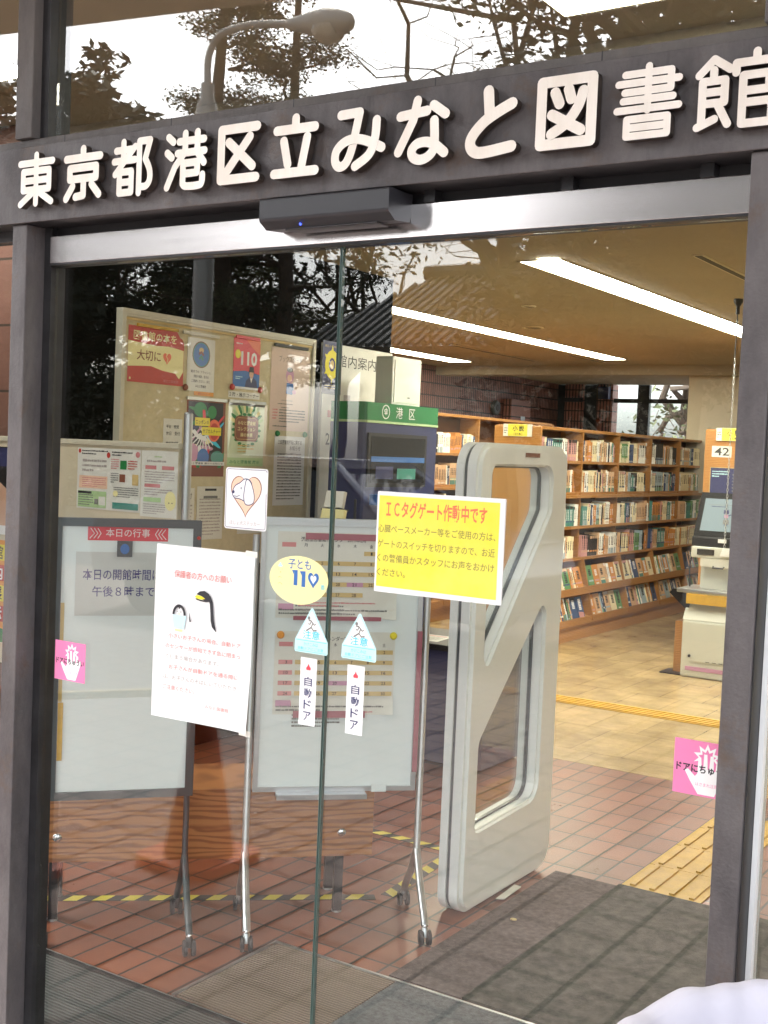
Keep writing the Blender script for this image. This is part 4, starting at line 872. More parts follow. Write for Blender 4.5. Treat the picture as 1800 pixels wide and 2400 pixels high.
for i in range(15):
    a = R(20 + i * 10); it.append(('p', [(.15 + .03 * math.cos(a) + x * math.cos(a) - y * math.sin(a), .205 + .03 * math.sin(a) + x * math.sin(a) + y * math.cos(a)) for x, y in ell(.085, 0, .035, .010, 12)], ('light_green', 'green', 'pale_yellow')[i % 3]))
for i in range(18):
    a = R(i * 20); it.append(('e', .15 + .108 * math.cos(a), .195 + .085 * math.sin(a), .016, .008, 'green'))
it += [('p', rounded(.20, .135, .03, .05, .135), 'brown_print'), ('s', rounded(.18, .115, .025, .06, .145), .0012, 'tan'), ('t', 'みなと図書館', .075, .222, .15, .022, 'pale_yellow', .01), ('t', 'コレクション', .075, .190, .15, .022, 'pale_yellow', .01), ('t', '緑の本棚', .10, .158, .10, .022, 'pale_yellow', .01), ('g', .08, .07, .14, .05, 3, 'tan'), ('r', 0, .325, .302, .012, 'grey_ink')]
sheet('poster', 'light green poster with a brown flower pot label and leaves', 'poster', NB(2.396, 1.488), .302, .337, it, 'pale_green', group=gn)
sheet('notice_sheet', 'grey text notice at the lower right of the noticeboard', 'notice', NB(2.797, 1.270), .282, .392,
      [('t', '三田図書館移転に関する', .03, .345, .22, .026, 'ink', .008), ('t', 'お知らせ', .14, .312, .10, .026, 'ink', .008), ('g', .03, .03, .225, .27, 16, 'grey_ink')], 'paper', group=gn)
sheet('notice_sheet', 'narrow leaning notice at the left of the noticeboard by the metal post', 'notice', NB(1.905, 1.40), .135, .318, [('t', '平日　夜間', .02, .27, .09, .018, 'ink', .008), ('t', '休日　受付', .02, .235, .10, .02, 'ink', .008), ('g', .02, .05, .09, .16, 8, 'grey_ink')], 'ivory', group=gn)
sheet('notice_sheet', 'cream text notice at the bottom of the noticeboard behind the dog sticker', 'notice', NB(2.17, 1.10), .205, .278, [('r', .06, .255, .09, .012, 'ink'), ('g', .02, .02, .165, .20, 12, 'pale_grey_ink'), ('r', .05, .215, .11, .014, 'grey_ink')], 'ivory', group=gn)
sheet('notice_sheet', 'narrow cream notice low on the left half of the noticeboard', 'notice', NB(2.05, 1.10), .10, .270, [('t', '受付', .02, .215, .06, .03, 'ink', .008), ('g', .015, .02, .07, .17, 9, 'pale_grey_ink')], 'ivory', group=gn)
sheet('leaflet', 'tall cream leaflet between the green poster and the grey notice', 'leaflet', NB(2.50, 1.12), .24, .34, [('t', '資料', .10, .28, .10, .03, 'ink', .008), ('g', .03, .04, .18, .2, 11, 'pale_grey_ink')], 'ivory', group=gn)
def clip(y, z, w, k, label):
    mb = MB(); mb.prism([(0, 0), (w, 0), (w, .016), (0, .016)], NB(y, z, .001), 0, .008, k)
    tag(mb.build('clip_bar', origin=(NBX, y, z), bevel=.002), label, 'clip bar', 'clip bars on the noticeboard')
clip(1.70, 2.152, .285, 'tactile', 'yellow clip bar over the red torn paper poster')
clip(2.02, 2.150, .275, 'board_frame', 'pale clip bar over the emblem poster')
clip(2.43, 2.170, .20, 'bright_red', 'red clip bar over the 110 poster')
clip(2.76, 2.158, .31, 'slot', 'dark clip bar over the pale pink poster')
clip(2.065, 1.822, .31, 'alu', 'metal clip bar over the busy art poster')
clip(2.39, 1.826, .31, 'alu', 'metal clip bar over the light green poster')
def pin(y, z, k, label):
    mb = MB(); mb.lathe((NBX + .001, y, z), [(.017, 0), (.017, .006), (.012, .013), (.001, .014)], k, 16, Vector((1, 0, 0)))
    tag(mb.build('round_magnet', origin=(NBX, y, z), smooth=True), label, 'magnet', 'round magnets on the noticeboard')
pin(2.05, 1.882, 'brown_print', 'dark red magnet at the foot of the emblem poster')
pin(2.414, 1.908, 'red', 'red magnet at the lower left corner of the 110 poster')
pin(2.648, 1.906, 'red', 'red magnet at the lower right corner of the 110 poster')
pin(2.815, 1.675, 'green', 'green magnet at the top left of the grey text notice')
pin(3.07, 1.676, 'green', 'green magnet at the top right of the grey text notice')
# dark yellow emblem poster and the floor guide
GD = lambda y, z, d=.0: WALLX(y, z, -1.3985 + d)
gb = thing('guide_board', 'white floor guide board on the dark partition behind the blue kiosk', 'sign board', (-1.4, 3.6, 1.0))
m = MB(); wr = GD(3.245, .98); m.prism([(0, 0), (.745, 0), (.745, 1.245), (0, 1.245)], wr, 0, .02, 'ivory'); m.build('panel', gb)
m = MB(); art(m, GD(3.245, .98, .02), [('t', '館内案内', .14, 1.115, .42, .075, 'ink', .0), ('r', .22, .90, .07, .05, 'pale_grey_ink'), ('t', '2F', .05, .645, .085, .07, 'ink', .01), ('g', .2, .62, .4, .1, 3, 'grey_ink'), ('r', .06, .81, .06, .04, 'rose')]); m.build('lettering', gb)
em = []
for i in range(32):
    a = 2 * math.pi * i / 32; r_ = .095 if i % 2 == 0 else .078
    em.append((.098 + r_ * .86 * math.cos(a), .175 + r_ * 1.15 * math.sin(a)))
em2 = [(.098 + (.1 if i % 2 == 0 else .05) * .86 * math.cos(a), .175 + (.118 if i % 2 == 0 else .06) * math.sin(a)) for i, a in ((i, math.pi / 2 + 2 * math.pi * i / 12) for i in range(12))]
sheet('poster', 'dark navy poster with a yellow star shaped emblem beside the guide board', 'poster', WALLX(3.225, 1.925, -1.372), .197, .312, [('s', [(.004, .004), (.193, .004), (.193, .308), (.004, .308), (.004, .004)], .001, 'grey_ink'), ('p', em2, 'yellow'), ('e', .098, .175, .07, .085, 'yellow'), ('e', .098, .175, .032, .04, 'navy'), ('e', .098, .175, .02, .026, 'tan'), ('t', '港区の公共施設', .02, .275, .155, .014, 'tan', .0), ('g', .03, .03, .14, .028, 2, 'tan')], 'navy')

# ================================================================== BLUE AND GREEN KIOSK
kx, k0, k1 = -.86, 2.945, 3.715
ko = thing('terminal_kiosk', 'tall navy blue kiosk with a green sign band lettered for Minato ward', 'kiosk', (-.97, 3.3, 0))
plan = [(-1.085, k0 - .015), (kx - .01, k0), (kx, k0 + .01), (kx, k1), (-1.085, k1)]
m = MB(); m.prism(plan, ZUP, .06, 1.755, 'kiosk_blue'); m.build('cabinet', ko, bevel=.004)
m = MB(); m.prism([(a * 1.0 + (.006 if a > -1 else 0), b) for a, b in plan], ZUP, 1.7555, 1.768, 'light_green'); m.build('trim_line', ko)
m = MB(); m.prism([(a + (.004 if a > -1 else 0), b) for a, b in plan], ZUP, 1.7685, 1.868, 'kiosk_green'); m.build('sign_band', ko, bevel=.004)
m = MB(); m.prism(plan, ZUP, .003, .0595, 'blue'); m.build('plinth', ko)
kf = WALLX(k0, 0, kx + .0045)
m = MB(); art(m, kf, [('e', .195, 1.820, .040, .040, 'paper'), ('e', .195, 1.820, .034, .034, 'kiosk_green'), ('s', [(.195, 1.803), (.195, 1.842)], .003, 'paper'), ('s', ell(.187, 1.826, .010, .007, 12), .0022, 'paper'), ('s', ell(.203, 1.826, .010, .007, 12), .0022, 'paper'), ('s', [(.18, 1.811), (.21, 1.811)], .0028, 'paper'),
                 ('t', '港', .30, 1.788, .070, .064, 'paper', .0), ('t', '区', .44, 1.789, .064, .060, 'paper', .0)]); m.build('sign_lettering', ko)
m = MB(); m.prism([(.005, 1.40), (.62, 1.40), (.62, 1.70), (.005, 1.70)], WALLX(k0 + .02, 0, kx), .0005, .012, 'black'); SF_ = m.build('screen_frame', ko, bevel=.003)
m = MB(); m.prism([(.03, 1.425), (.595, 1.425), (.595, 1.68), (.03, 1.68)], WALLX(k0 + .02, 0, kx), .0122, .014, 'screen_dark'); m.build('screen', SF_)
m = MB(); art(m, WALLX(k0 + .02, 0, kx + .014), [('r', .03, 1.54, .565, .03, 'blue'), ('r', .08, 1.445, .18, .07, 'navy'), ('r', .3, 1.445, .2, .06, 'teal')]); m.build('screen_image', SF_)
m = MB(); m.prism([(.05, 1.30), (.62, 1.30), (.62, 1.36), (.05, 1.36)], WALLX(k0 + .02, 0, kx), .0005, .05, 'blue'); m.build('ledge', ko, bevel=.006)
m = MB(); m.prism([(.08, .85), (.32, .85), (.32, 1.12), (.08, 1.12)], WALLX(k0 + .02, 0, kx), .0005, .008, 'black'); m.build('card_slot', ko, bevel=.003)
wbx = thing('wall_box', 'plain white box standing above the blue kiosk', 'box', (-1.05, 3.6, 1.87))
m = MB(); m.box(-1.12, -1.0, 3.415, 3.735, 1.8695, 2.158, 'ivory'); m.build('body', wbx, bevel=.006)
m = MB(); m.prism([(.02, .02), (.30, .02), (.30, .268), (.02, .268)], WALLX(3.415, 1.8695, -1.0), .0005, .004, 'ivory'); m.build('front_panel', wbx, bevel=.001)
m = MB(); m.prism([(.17, .05), (.19, .05), (.19, .056), (.17, .056)], WALLX(3.415, 1.8695, -1.0), .0045, .007, 'grey_ink'); m.build('latch', wbx)
# leaflet stand left of the kiosk
ls = thing('leaflet_rack', 'small two tier rack of pale leaflets beside the navy kiosk', 'rack', (-.28, 1.9, 0))
m = MB()
for x in (-.36, -.21): m.tube([(x, 1.93, 0.02), (x, 1.93, 1.38)], .006, 'steel_dark', 8)
m.box(-.40, -.17, 1.83, 2.03, 0.002, .02, 'steel_dark'); m.build('stand', ls, smooth=True)
for z0, w, k in ((1.335, .10, 'ivory'), (1.255, .125, 'pale_yellow')):
    m = MB(); m.prism([(0, 0), (w, 0), (w, .075), (0, .075)], frame((-.348, 1.90 - (.03 if z0 < 1.3 else 0), z0), (1, 0, 0), (0, .25, 1)), 0, .02, k); m.build('leaflet_stack', ls)
    m = MB(); m.box(-.355, -.348 + w + .008, 1.87 - (.03 if z0 < 1.3 else 0), 1.925, z0 - .012, z0 - .003, 'steel_dark'); m.build('tray', ls)
# display table of leaflets right of the whiteboards
tb = thing('display_table', 'low navy display table holding leaflets between the whiteboard and the gate', 'table', (-.3, 3.0, 0))
m = MB(); m.box(-.66, .06, 2.75, 3.25, .60, .63, 'steel_dark'); m.build('top', tb, bevel=.003)
m = MB(); m.box(-.64, .04, 2.77, 3.23, .02, .598, 'kiosk_blue'); m.build('skirt', tb)
for i, (x, y, k, lab) in enumerate(((-.42, 2.80, 'ivory', 'cream leaflet at the left of the low navy table'), (-.20, 2.84, 'pale_yellow', 'pale yellow leaflet in the middle of the low navy table'), (-.10, 3.02, 'pale_pink', 'pink leaflet at the back of the low navy table'))):
    sheet('leaflet', lab, 'leaflet', frame((x, y, .6305), (1, .1, 0), (-.1, 1, 0)), .15, .21, [('g', .02, .03, .11, .12, 8, 'grey_ink'), ('r', .02, .165, .11, .02, 'rose')], k)

# ================================================================== SECURITY GATE
gt = thing('security_gate', 'tall white library security gate with a slanting window frame', 'gate', (.86, 1.36, 0))
def round_poly(pts, rad, n=6):
    out = []
    N = len(pts)
    for i in range(N):
        p, a, b = Vector(pts[i]), Vector(pts[i - 1]), Vector(pts[(i + 1) % N]); r_ = rad[i] if isinstance(rad, (list, tuple)) else rad
        d1, d2 = (a - p).normalized(), (b - p).normalized(); ang = d1.angle(d2); t_ = min(r_ / math.tan(ang / 2), (a - p).length * .48, (b - p).length * .48)
        rr_ = t_ * math.tan(ang / 2); c = p + (d1 + d2).normalized() * (rr_ / math.sin(ang / 2)); s_ = p + d1 * t_; e_ = p + d2 * t_
        a0 = math.atan2(s_.y - c.y, s_.x - c.x); a1 = math.atan2(e_.y - c.y, e_.x - c.x)
        while a1 - a0 > math.pi: a1 -= 2 * math.pi
        while a1 - a0 < -math.pi: a1 += 2 * math.pi
        out += [(c.x + rr_ * math.cos(a0 + (a1 - a0) * j / n), c.y + rr_ * math.sin(a0 + (a1 - a0) * j / n)) for j in range(n + 1)]
    return out
G0, G1, GZ = 1.058, 1.775, 1.645
outer = round_poly([(G0, .006), (G1, .006), (G1, GZ), (G0, GZ)], [.075, .10, .07, .09], 8)
up = round_poly([(1.155, 1.565), (1.155, .90), (1.175, .865), (1.635, 1.40), (1.635, 1.565)], [.035, .03, .02, .05, .05])
lo = round_poly([(1.15, .31), (1.615, .31 + .015), (1.615, 1.02), (1.595, 1.02), (1.15, .56)], [.012, .055, .03, .03, .05])
lo = round_poly([(1.145, .285), (1.63, .305), (1.63, 1.01), (1.60, 1.045), (1.145, .60)], [.02, .07, .02, .02, .06])
# panel with two holes via triangulated curve fill
def plate_with_holes(mb, outline, holes, fr, d0, d1, k, side=None):
    c = bpy.data.curves.new('p', 'CURVE'); c.dimensions = '2D'; c.fill_mode = 'BOTH'
    for pl in [outline] + holes:
        sp = c.splines.new('POLY'); sp.points.add(len(pl) - 1); sp.use_cyclic_u = True
        for q, (x, y) in zip(sp.points, pl): q.co = (x, y, 0, 1)
    ob = bpy.data.objects.new('p', c); COL.objects.link(ob); bpy.context.view_layer.update()
    me = bpy.data.meshes.new_from_object(ob.evaluated_get(bpy.context.evaluated_depsgraph_get()))
    o, u, v, n = fr
    vs = [(q.co.x, q.co.y) for q in me.vertices]; fs = [list(p.vertices) for p in me.polygons]
    bpy.data.objects.remove(ob); bpy.data.meshes.remove(me); bpy.data.curves.remove(c)
    def area(f): return sum(vs[f[i]][0] * vs[f[(i + 1) % len(f)]][1] - vs[f[(i + 1) % len(f)]][0] * vs[f[i]][1] for i in range(len(f)))
    fs = [f if area(f) > 0 else f[::-1] for f in fs]
    mb.add([o + u * a + v * b + n * d1 for a, b in vs], fs, k)
    mb.add([o + u * a + v * b + n * d0 for a, b in vs], [f[::-1] for f in fs], k)
    for pl, sgn in [(outline, 1)] + [(h, -1) for h in holes]:
        ar = sum(pl[i][0] * pl[(i + 1) % len(pl)][1] - pl[(i + 1) % len(pl)][0] * pl[i][1] for i in range(len(pl)))
        if ar * sgn < 0: pl = pl[::-1]
        N = len(pl); P = [o + u * a + v * b for a, b in pl]
        mb.add([p + n * d0 for p in P] + [p + n * d1 for p in P], [(i, (i + 1) % N, N + (i + 1) % N, N + i) for i in range(N)], side or k)
def grow(poly, d):
    cx = sum(p[0] for p in poly) / len(poly); N = len(poly); out = []
    ar = sum(poly[i][0] * poly[(i + 1) % N][1] - poly[(i + 1) % N][0] * poly[i][1] for i in range(N)); sg = 1 if ar > 0 else -1
    for i in range(N):
        a, b, c = Vector(poly[i - 1]), Vector(poly[i]), Vector(poly[(i + 1) % N])
        t_ = (c - a); t_ = t_.normalized() if t_.length > 1e-9 else Vector((1, 0)); nrm = Vector((t_.y, -t_.x)) * sg; out.append((b.x + nrm.x * d, b.y + nrm.y * d))
    return out
gf = WALLX(0, 0, .80)
for d0, d1, nm in ((.0, .030, 'rear_shell'), (.044, .092, 'front_shell')):
    m = MB()
    if nm == 'front_shell':
        plate_with_holes(m, outer, [grow(up, .0), grow(lo, .0)], gf, d0, d1 - .014, 'gate_white', 'gate_edge')
        plate_with_holes(m, grow(outer, -.016), [grow(up, .008), grow(lo, .008)], gf, d1 - .0139, d1, 'gate_white')
    else: plate_with_holes(m, outer, [up, lo], gf, d0, d1, 'gate_white', 'gate_edge')
    m.build(nm, gt, bevel=.005, bseg=3)
m = MB(); plate_with_holes(m, grow(outer, -.006), [grow(up, -.006), grow(lo, -.006)], gf, .0305, .0435, 'gate_band'); m.build('dark_band', gt)
m = MB(); plate_with_holes(m, outer, [grow(outer, -.010)], gf, .058, .066, 'gate_band'); 
m = MB(); m.prism([(1.395, 1.60), (1.51, 1.60), (1.51, 1.616), (1.395, 1.616)], gf, .0922, .095, 'brown_print'); m.build('indicator_light', gt)
for hname, hh in (('upper_window', up), ('lower_window', lo)):
    m = MB(); m.prism(grow(hh, -.0065), gf, .034, .039, 'door_glass'); m.build(hname, gt)
fl = tag(MB().prism([(0, 0), (.028, .01), (.05, .16), (.022, .17)], frame((.905, 1.30, .0065), (1, .2, 0), (-.2, 1, 0)), 0, .003, 'ivory').build('paper_scrap', origin=(.905, 1.3, .0065)), 'crumpled white strip of tape on the floor beside the gate', 'tape')
lfm = MB(); lfm.prism(ell(0, 0, .011, .007, 10), frame((1.045, 1.165, .0075), (1, .3, 0), (-.3, 1, .1)), 0, .003, 'tan')
tag(lfm.build('dry_leaf', origin=(1.045, 1.165, .0075)), 'small brown dry leaf on the carpet near the gate', 'leaf')

# ================================================================== SELF SERVICE TERMINAL
st = thing('checkout_terminal', 'beige self checkout terminal with a lit screen in front of the bookcases', 'terminal', (.1, 6.5, 0))
TX = lambda y: FRONT(0, 0, y)
def pro(mb, pts, y0, y1, k): mb.prism(pts, TX(y0), -(y1 - y0), 0, k)
m = MB(); m.box(-.175, .36, 6.30, 6.72, .004, .43, 'kiosk_beige'); m.build('cabinet', st, bevel=.012)
m = MB(); m.prism([(0, .43), (.42, .43), (.42, .62), (.09, .56)], frame((.36, 6.30, 0), (0, 1, 0)), -.535, 0, 'kiosk_beige'); m.build('sloping_top', st, bevel=.008)
m = MB(); pro(m, [(-.115, .125), (.34, .125), (.34, .415), (-.115, .415)], 6.292, 6.2985, 'kiosk_beige'); DR = m.build('door', st, bevel=.003)
m = MB(); m.lathe((-.105, 6.291, .165), [(.011, 0), (.011, .004), (.004, .005)], 'steel_dark', 14, Vector((0, -1, 0))); m.build('lock', DR)
m = MB(); m.tube([(.02, 6.352, .845), (.02, 6.335, .835), (.10, 6.335, .835), (.10, 6.352, .845)], .006, 'steel_dark', 8); m.box(-.08, .34, 6.352, 6.459, .842, .90, 'kiosk_beige'); m.build('handle', st)
m = MB(); m.tube([(-.10, 6.5, 1.02), (-.19, 6.5, .99), (-.21, 6.5, .8), (-.20, 6.5, .66)], .006, 'black', 8); m.build('cable', st, smooth=True)
for i in range(5):
    m = MB(); pro(m, [(.02 + i * .05, .075 + .055), (.05 + i * .05, .130), (.05 + i * .05, .134), (.02 + i * .05, .134)], 6.2895, 6.2915, 'slot'); m.build('vent_slot', st)
m = MB(); pro(m, [(-.135, .055), (.34, .055), (.34, .085), (-.135, .085)], 6.2945, 6.2992, 'lilac'); m.build('base_stripe', st)
m = MB(); m.box(-.11, .34, 6.46, 6.70, .66, .90, 'kiosk_beige'); m.build('column', st, bevel=.006)
m = MB(); m.box(-.24, .42, 6.32, 6.70, .632, .664, 'alu'); m.build('tray', st, bevel=.006)
m = MB(); m.prism([(0, .50), (.02, .50), (.02, .65), (-.11, .65), (-.14, .62)], frame((-.17, 6.36, 0), (1, 0, 0)), -.28, 0, 'black'); m.build('side_bracket', st)
m = MB(); m.box(-.155, .38, 6.30, 6.335, .555, .63, 'tactile'); m.build('yellow_bin_lip', st)
m = MB(); m.box(-.16, .40, 6.36, 6.70, .9005, .985, 'kiosk_beige'); m.build('console', st, bevel=.01)
m = MB(); pro(m, [(-.11, .925), (.02, .925), (.02, .968), (-.11, .968)], 6.352, 6.3585, 'slot'); m.build('receipt_slot', st)
m = MB(); pro(m, [(.07, .925), (.30, .93), (.30, .985), (.09, .985)], 6.33, 6.357, 'paper'); m.build('paper_slip', st)
m = MB(); m.box(-.165, .42, 6.38, 6.55, .9855, 1.06, 'black'); m.build('scanner_base', st, bevel=.01)
m = MB(); pro(m, [(.04, 1.022), (.10, 1.022), (.10, 1.05), (.04, 1.05)], 6.368, 6.3785, 'paper'); m.build('status_lamp', st)
m = MB(); m.prism([(-.16, 0), (.44, 0), (.44, .335), (-.125, .335)], frame((0, 6.40, 1.061), (1, 0, 0), (0, .13, 1)), -.05, 0, 'black'); MON = m.build('monitor', st, bevel=.008)
sf = frame((0, 6.40, 1.061), (1, 0, 0), (0, .13, 1))
m = MB(); m.prism([(-.115, .045), (.40, .045), (.40, .29), (-.09, .29)], sf, .0003, .003, 'screen_lit'); S_ = m.build('screen', MON)
m = MB(); art(m, sf, [('s', [(-.07, .245), (.38, .245)], .0012, 'grey_ink'), ('g', -.04, .225, .22, .014, 1, 'navy'), ('r', .055, .18, .04, .028, 'navy'), ('r', .062, .15, .03, .024, 'lilac'), ('e', .08, .115, .022, .022, 'purple_ink'), ('r', .055, .10, .045, .035, 'grey_ink'), ('s', [(.09, .165), (.125, .18)], .004, 'navy'), ('e', .13, .188, .012, .007, 'navy')], base=.0034); m.build('screen_image', MON)
m = MB(); m.box(-.27, -.185, 6.42, 6.58, .004, .40, 'shelf_wood'); m.build('wooden_side', st)
m = MB(); m.box(-.34, -.18, 6.32, 6.52, .002, .010, 'black'); m.build('floor_plate', st)

# ================================================================== BOOKCASES AND BOOKS
BOOKS = {}
def book_mesh(col, var):
    key = (col, var)
    if key in BOOKS: return BOOKS[key]
    r_ = random.Random(hash(key) % 1000 if False else sum(map(ord, col)) + var * 17)
    m = MB()   # unit book: depth x 0..-1 (spine at x=0), thickness y 0..1, height z 0..1
    m.box(-1, 0, 0.0, .10, 0, 1, 'book ' + col); m.box(-1, 0, .90, 1, 0, 1, 'book ' + col)
    m.add([(0, .10, 0), (.035, .30, 0), (.045, .5, 0), (.035, .70, 0), (0, .90, 0), (0, .10, 1), (.035, .30, 1), (.045, .5, 1), (.035, .70, 1), (0, .90, 1)],
          [(0, 1, 6, 5), (1, 2, 7, 6), (2, 3, 8, 7), (3, 4, 9, 8), (0, 5, 9, 4)[::-1] if False else (4, 3, 2, 1, 0), (5, 6, 7, 8, 9)], 'book ' + col)
    m.box(-.97, -.005, .101, .899, .03, .965, 'pages')
    ik = 'paper' if col in ('navy', 'black', 'teal', 'green', 'orange') and r_.random() < .5 else 'ink'
    lo_, hi = r_.uniform(.3, .5), r_.uniform(.75, .9)
    z = hi
    while z > lo_:
        hgt = r_.uniform(.04, .07); m.add([(.047, .30, z - hgt), (.047, .70, z - hgt), (.047, .70, z), (.047, .30, z)], [(0, 1, 2, 3)], ik); z -= hgt + .02
    if var == 0: m.add([(.047, .25, .05), (.047, .75, .05), (.047, .75, .12), (.047, .25, .12)], [(0, 1, 2, 3)], 'ivory' if col != 'white' else 'book orange')
    if var == 1: m.add([(.0464, .11, .0), (.0464, .89, .0), (.0464, .89, r_.uniform(.2, .4)), (.0464, .11, .3)], [(0, 1, 2, 3)], 'book ' + r_.choice(list(BOOKC)))
    if var == 3: m.add([(.0464, .11, .86), (.0464, .89, .86), (.0464, .89, 1.0), (.0464, .11, 1.0)], [(0, 1, 2, 3)], 'book ' + r_.choice(list(BOOKC)))
    if r_.random() < .5:
        b_ = r_.choice(list(BOOKC)); m.add([(.0465, .12, .20), (.0465, .88, .20), (.0465, .88, .28), (.0465, .12, .28)], [(0, 1, 2, 3)], 'book ' + b_)
    ob = m.build('book'); me = ob.data; bpy.data.objects.remove(ob)
    BOOKS[key] = me
    return me
COLS = ['cream'] * 8 + ['white'] * 7 + ['peach'] * 5 + ['orange'] * 3 + ['navy'] * 2 + ['black'] * 2 + ['teal', 'pale blue', 'pale blue', 'pink', 'green']
ROWN = ('top row', 'second row', 'third row', 'fourth row', 'slanted fifth row', 'slanted bottom row')
BAYN = ('nearest bay', 'second bay', 'middle bay', 'fourth bay', 'farthest bay')
def bookcase(name, label, X, y0, bay, nb, top, rows, W_, z_ledge=True):
    """rows: (floor z, front offset, tilted?)"""
    t = thing(name, label, 'bookcase', (X - W_ / 2, y0 + nb * bay / 2, 0), 'wooden library bookcases')
    L = nb * bay
    m = MB(); m.box(X - W_, X + .012, y0 - .03, y0, .0, top + .02, 'shelf_wood'); m.build('end_panel', t, bevel=.003)
    m = MB(); m.box(X - W_, X + .012, y0 + L, y0 + L + .03, 0, top + .02, 'shelf_wood'); m.build('end_panel', t, bevel=.003)
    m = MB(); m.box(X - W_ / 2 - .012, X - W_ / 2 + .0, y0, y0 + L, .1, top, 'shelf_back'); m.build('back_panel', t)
    m = MB(); m.box(X - W_, X + .006, y0, y0 + L, top, top + .028, 'shelf_wood'); m.build('top_board', t, bevel=.003)
    m = MB(); m.box(X - W_, X + .16, y0, y0 + L, .004, .155, 'shelf_wood'); m.build('plinth', t)
    for z, off, tl in rows:
        m = MB()
        if tl:
            fr = frame((X + off, y0, z), (-1, 0, .30), (0, 0, 1)); m.prism([(0, 0), (.34, 0), (.34, .022), (0, .022)], (fr[0], fr[1], Vector((.287, 0, .958)), Vector((0, 1, 0))), 0, L, 'shelf_wood')
            m.box(X + off, X + off + .012, y0, y0 + L, z - .03, z + .035, 'shelf_wood')
        else:
            m.box(X - W_ / 2 + .001, X + off, y0, y0 + L, z - .024, z, 'shelf_wood')
            if z_ledge and abs(z - 1.295) < .02: m.box(X - .02, X + off + .05, y0, y0 + L, z - .05, z - .0245, 'shelf_wood')
        m.build('shelf', t)
    for i in range(1, nb):
        m = MB(); y = y0 + i * bay
        m.box(X - W_ / 2 + .001, X + .008, y - .011, y + .011, .70, top - .001, 'shelf_wood')
        m.prism([(X - W_ / 2 + .001, .156), (X + .19, .156), (X + .185, .20), (X + .07, .699), (X - W_ / 2 + .001, .699)], frame((0, y + .011, 0), (1, 0, 0)), 0, .022, 'shelf_wood'); m.build('divider', t)
    return t
XB, YB, BAY, NBAY = -1.65, 6.775, .862, 5
RB = ((1.585, .0, 0), (1.303, .0, 0), (1.0, .045, 0), (.715, .05, 0), (.43, .14, 1), (.165, .17, 1))
bcB = bookcase('bookcase', 'long oak coloured bookcase full of novels facing the checkout terminal', XB, YB, BAY, NBAY, 1.845, RB, .43)
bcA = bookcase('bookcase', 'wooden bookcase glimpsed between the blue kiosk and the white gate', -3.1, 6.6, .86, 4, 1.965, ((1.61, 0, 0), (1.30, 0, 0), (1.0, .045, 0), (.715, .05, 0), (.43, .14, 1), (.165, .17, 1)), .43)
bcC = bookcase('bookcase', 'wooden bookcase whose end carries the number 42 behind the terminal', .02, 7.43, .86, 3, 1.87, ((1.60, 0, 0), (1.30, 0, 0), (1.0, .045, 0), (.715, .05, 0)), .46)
place = []          # every book of the library: (loc, tilt, depth, thick, height, colour, var, label)
def fill(X, y0, bay, nb, rows, label_case, seed, stackrows=()):
    r_ = random.Random(seed)
    for ri, (z, off, tl) in enumerate(rows):
        for b in range(nb):
            y = y0 + b * bay + .022; end = y0 + (b + 1) * bay - .02
            if not tl:
                end -= r_.choice((0, 0, .05, .12)); series = 0
                while y < end - .03:
                    if series == 0: colr = r_.choice(COLS); series = r_.choice((1, 1, 1, 1, 2, 3, 5)); hh = r_.choice((r_.uniform(.182, .196), r_.uniform(.165, .212))); th = r_.uniform(.022, .044); var = r_.randrange(4)
                    series -= 1
                    place.append(((X + off - .018 + r_.uniform(-.006, .002), y, z + .001), 0, .135, th, hh + (r_.uniform(-.006, .006) if series == 0 else 0), colr, var, ri, b, label_case))
                    y += th + .0012
                if r_.random() < .5 and y + .075 < y0 + (b + 1) * bay:
                    place.append(((X + off - .02, y + .034, z + .001), 3, .13, r_.uniform(.022, .03), r_.uniform(.18, .195), r_.choice(COLS), r_.randrange(4), ri, b, label_case))
            else:
                while y < end - .10:
                    if r_.random() < .6:
                        w = .128; colr = r_.choice(('orange', 'orange', 'peach', 'green', 'cream', 'pale blue', 'navy'))
                        place.append(((X + off - .012, y, z + .026), 2, .022, w, .19, colr, r_.randrange(4), ri, b, label_case)); y += w + .008
                    else:
                        for q in range(r_.randrange(2, 5)):
                            th = r_.uniform(.024, .036)
                            if y + th > end: break
                            place.append(((X + off - .012, y, z + .026), 1, .13, th, r_.uniform(.18, .2), r_.choice(COLS), r_.randrange(4), ri, b, label_case)); y += th + .0015
fill(XB, YB, BAY, NBAY, RB, 'B', 3)
nB = len(place)
fill(-3.1, 6.6, .86, 2, ((1.61, 0, 0), (1.30, 0, 0), (1.0, .045, 0)), 'A', 5)
def visible_rank(p):
    (x, y, z), tl, dp, th, h, colr, var, ri, b, lc = p
    return (Vector((x, y, z)) - cam.matrix_world.translation).length / max(th, .03) ** .5
order = sorted(place[:nB], key=visible_rank)
TILT = R(16.7)
def book_matrix(p):
    (x, y, z), tl, dp, th, h = p[:5]
    rot = Matrix.Rotation(-TILT, 4, 'Y') if tl in (1, 2) else Matrix.Rotation(R(10), 4, 'X') if tl == 3 else Matrix.Identity(4)
    return Matrix.Translation((x, y, z)) @ rot @ Matrix.Diagonal((dp, th, h, 1))
keep = [p for p in order if not (p[7] >= 2 and p[8] == 0 and p[7] < 4 and False)][:290]
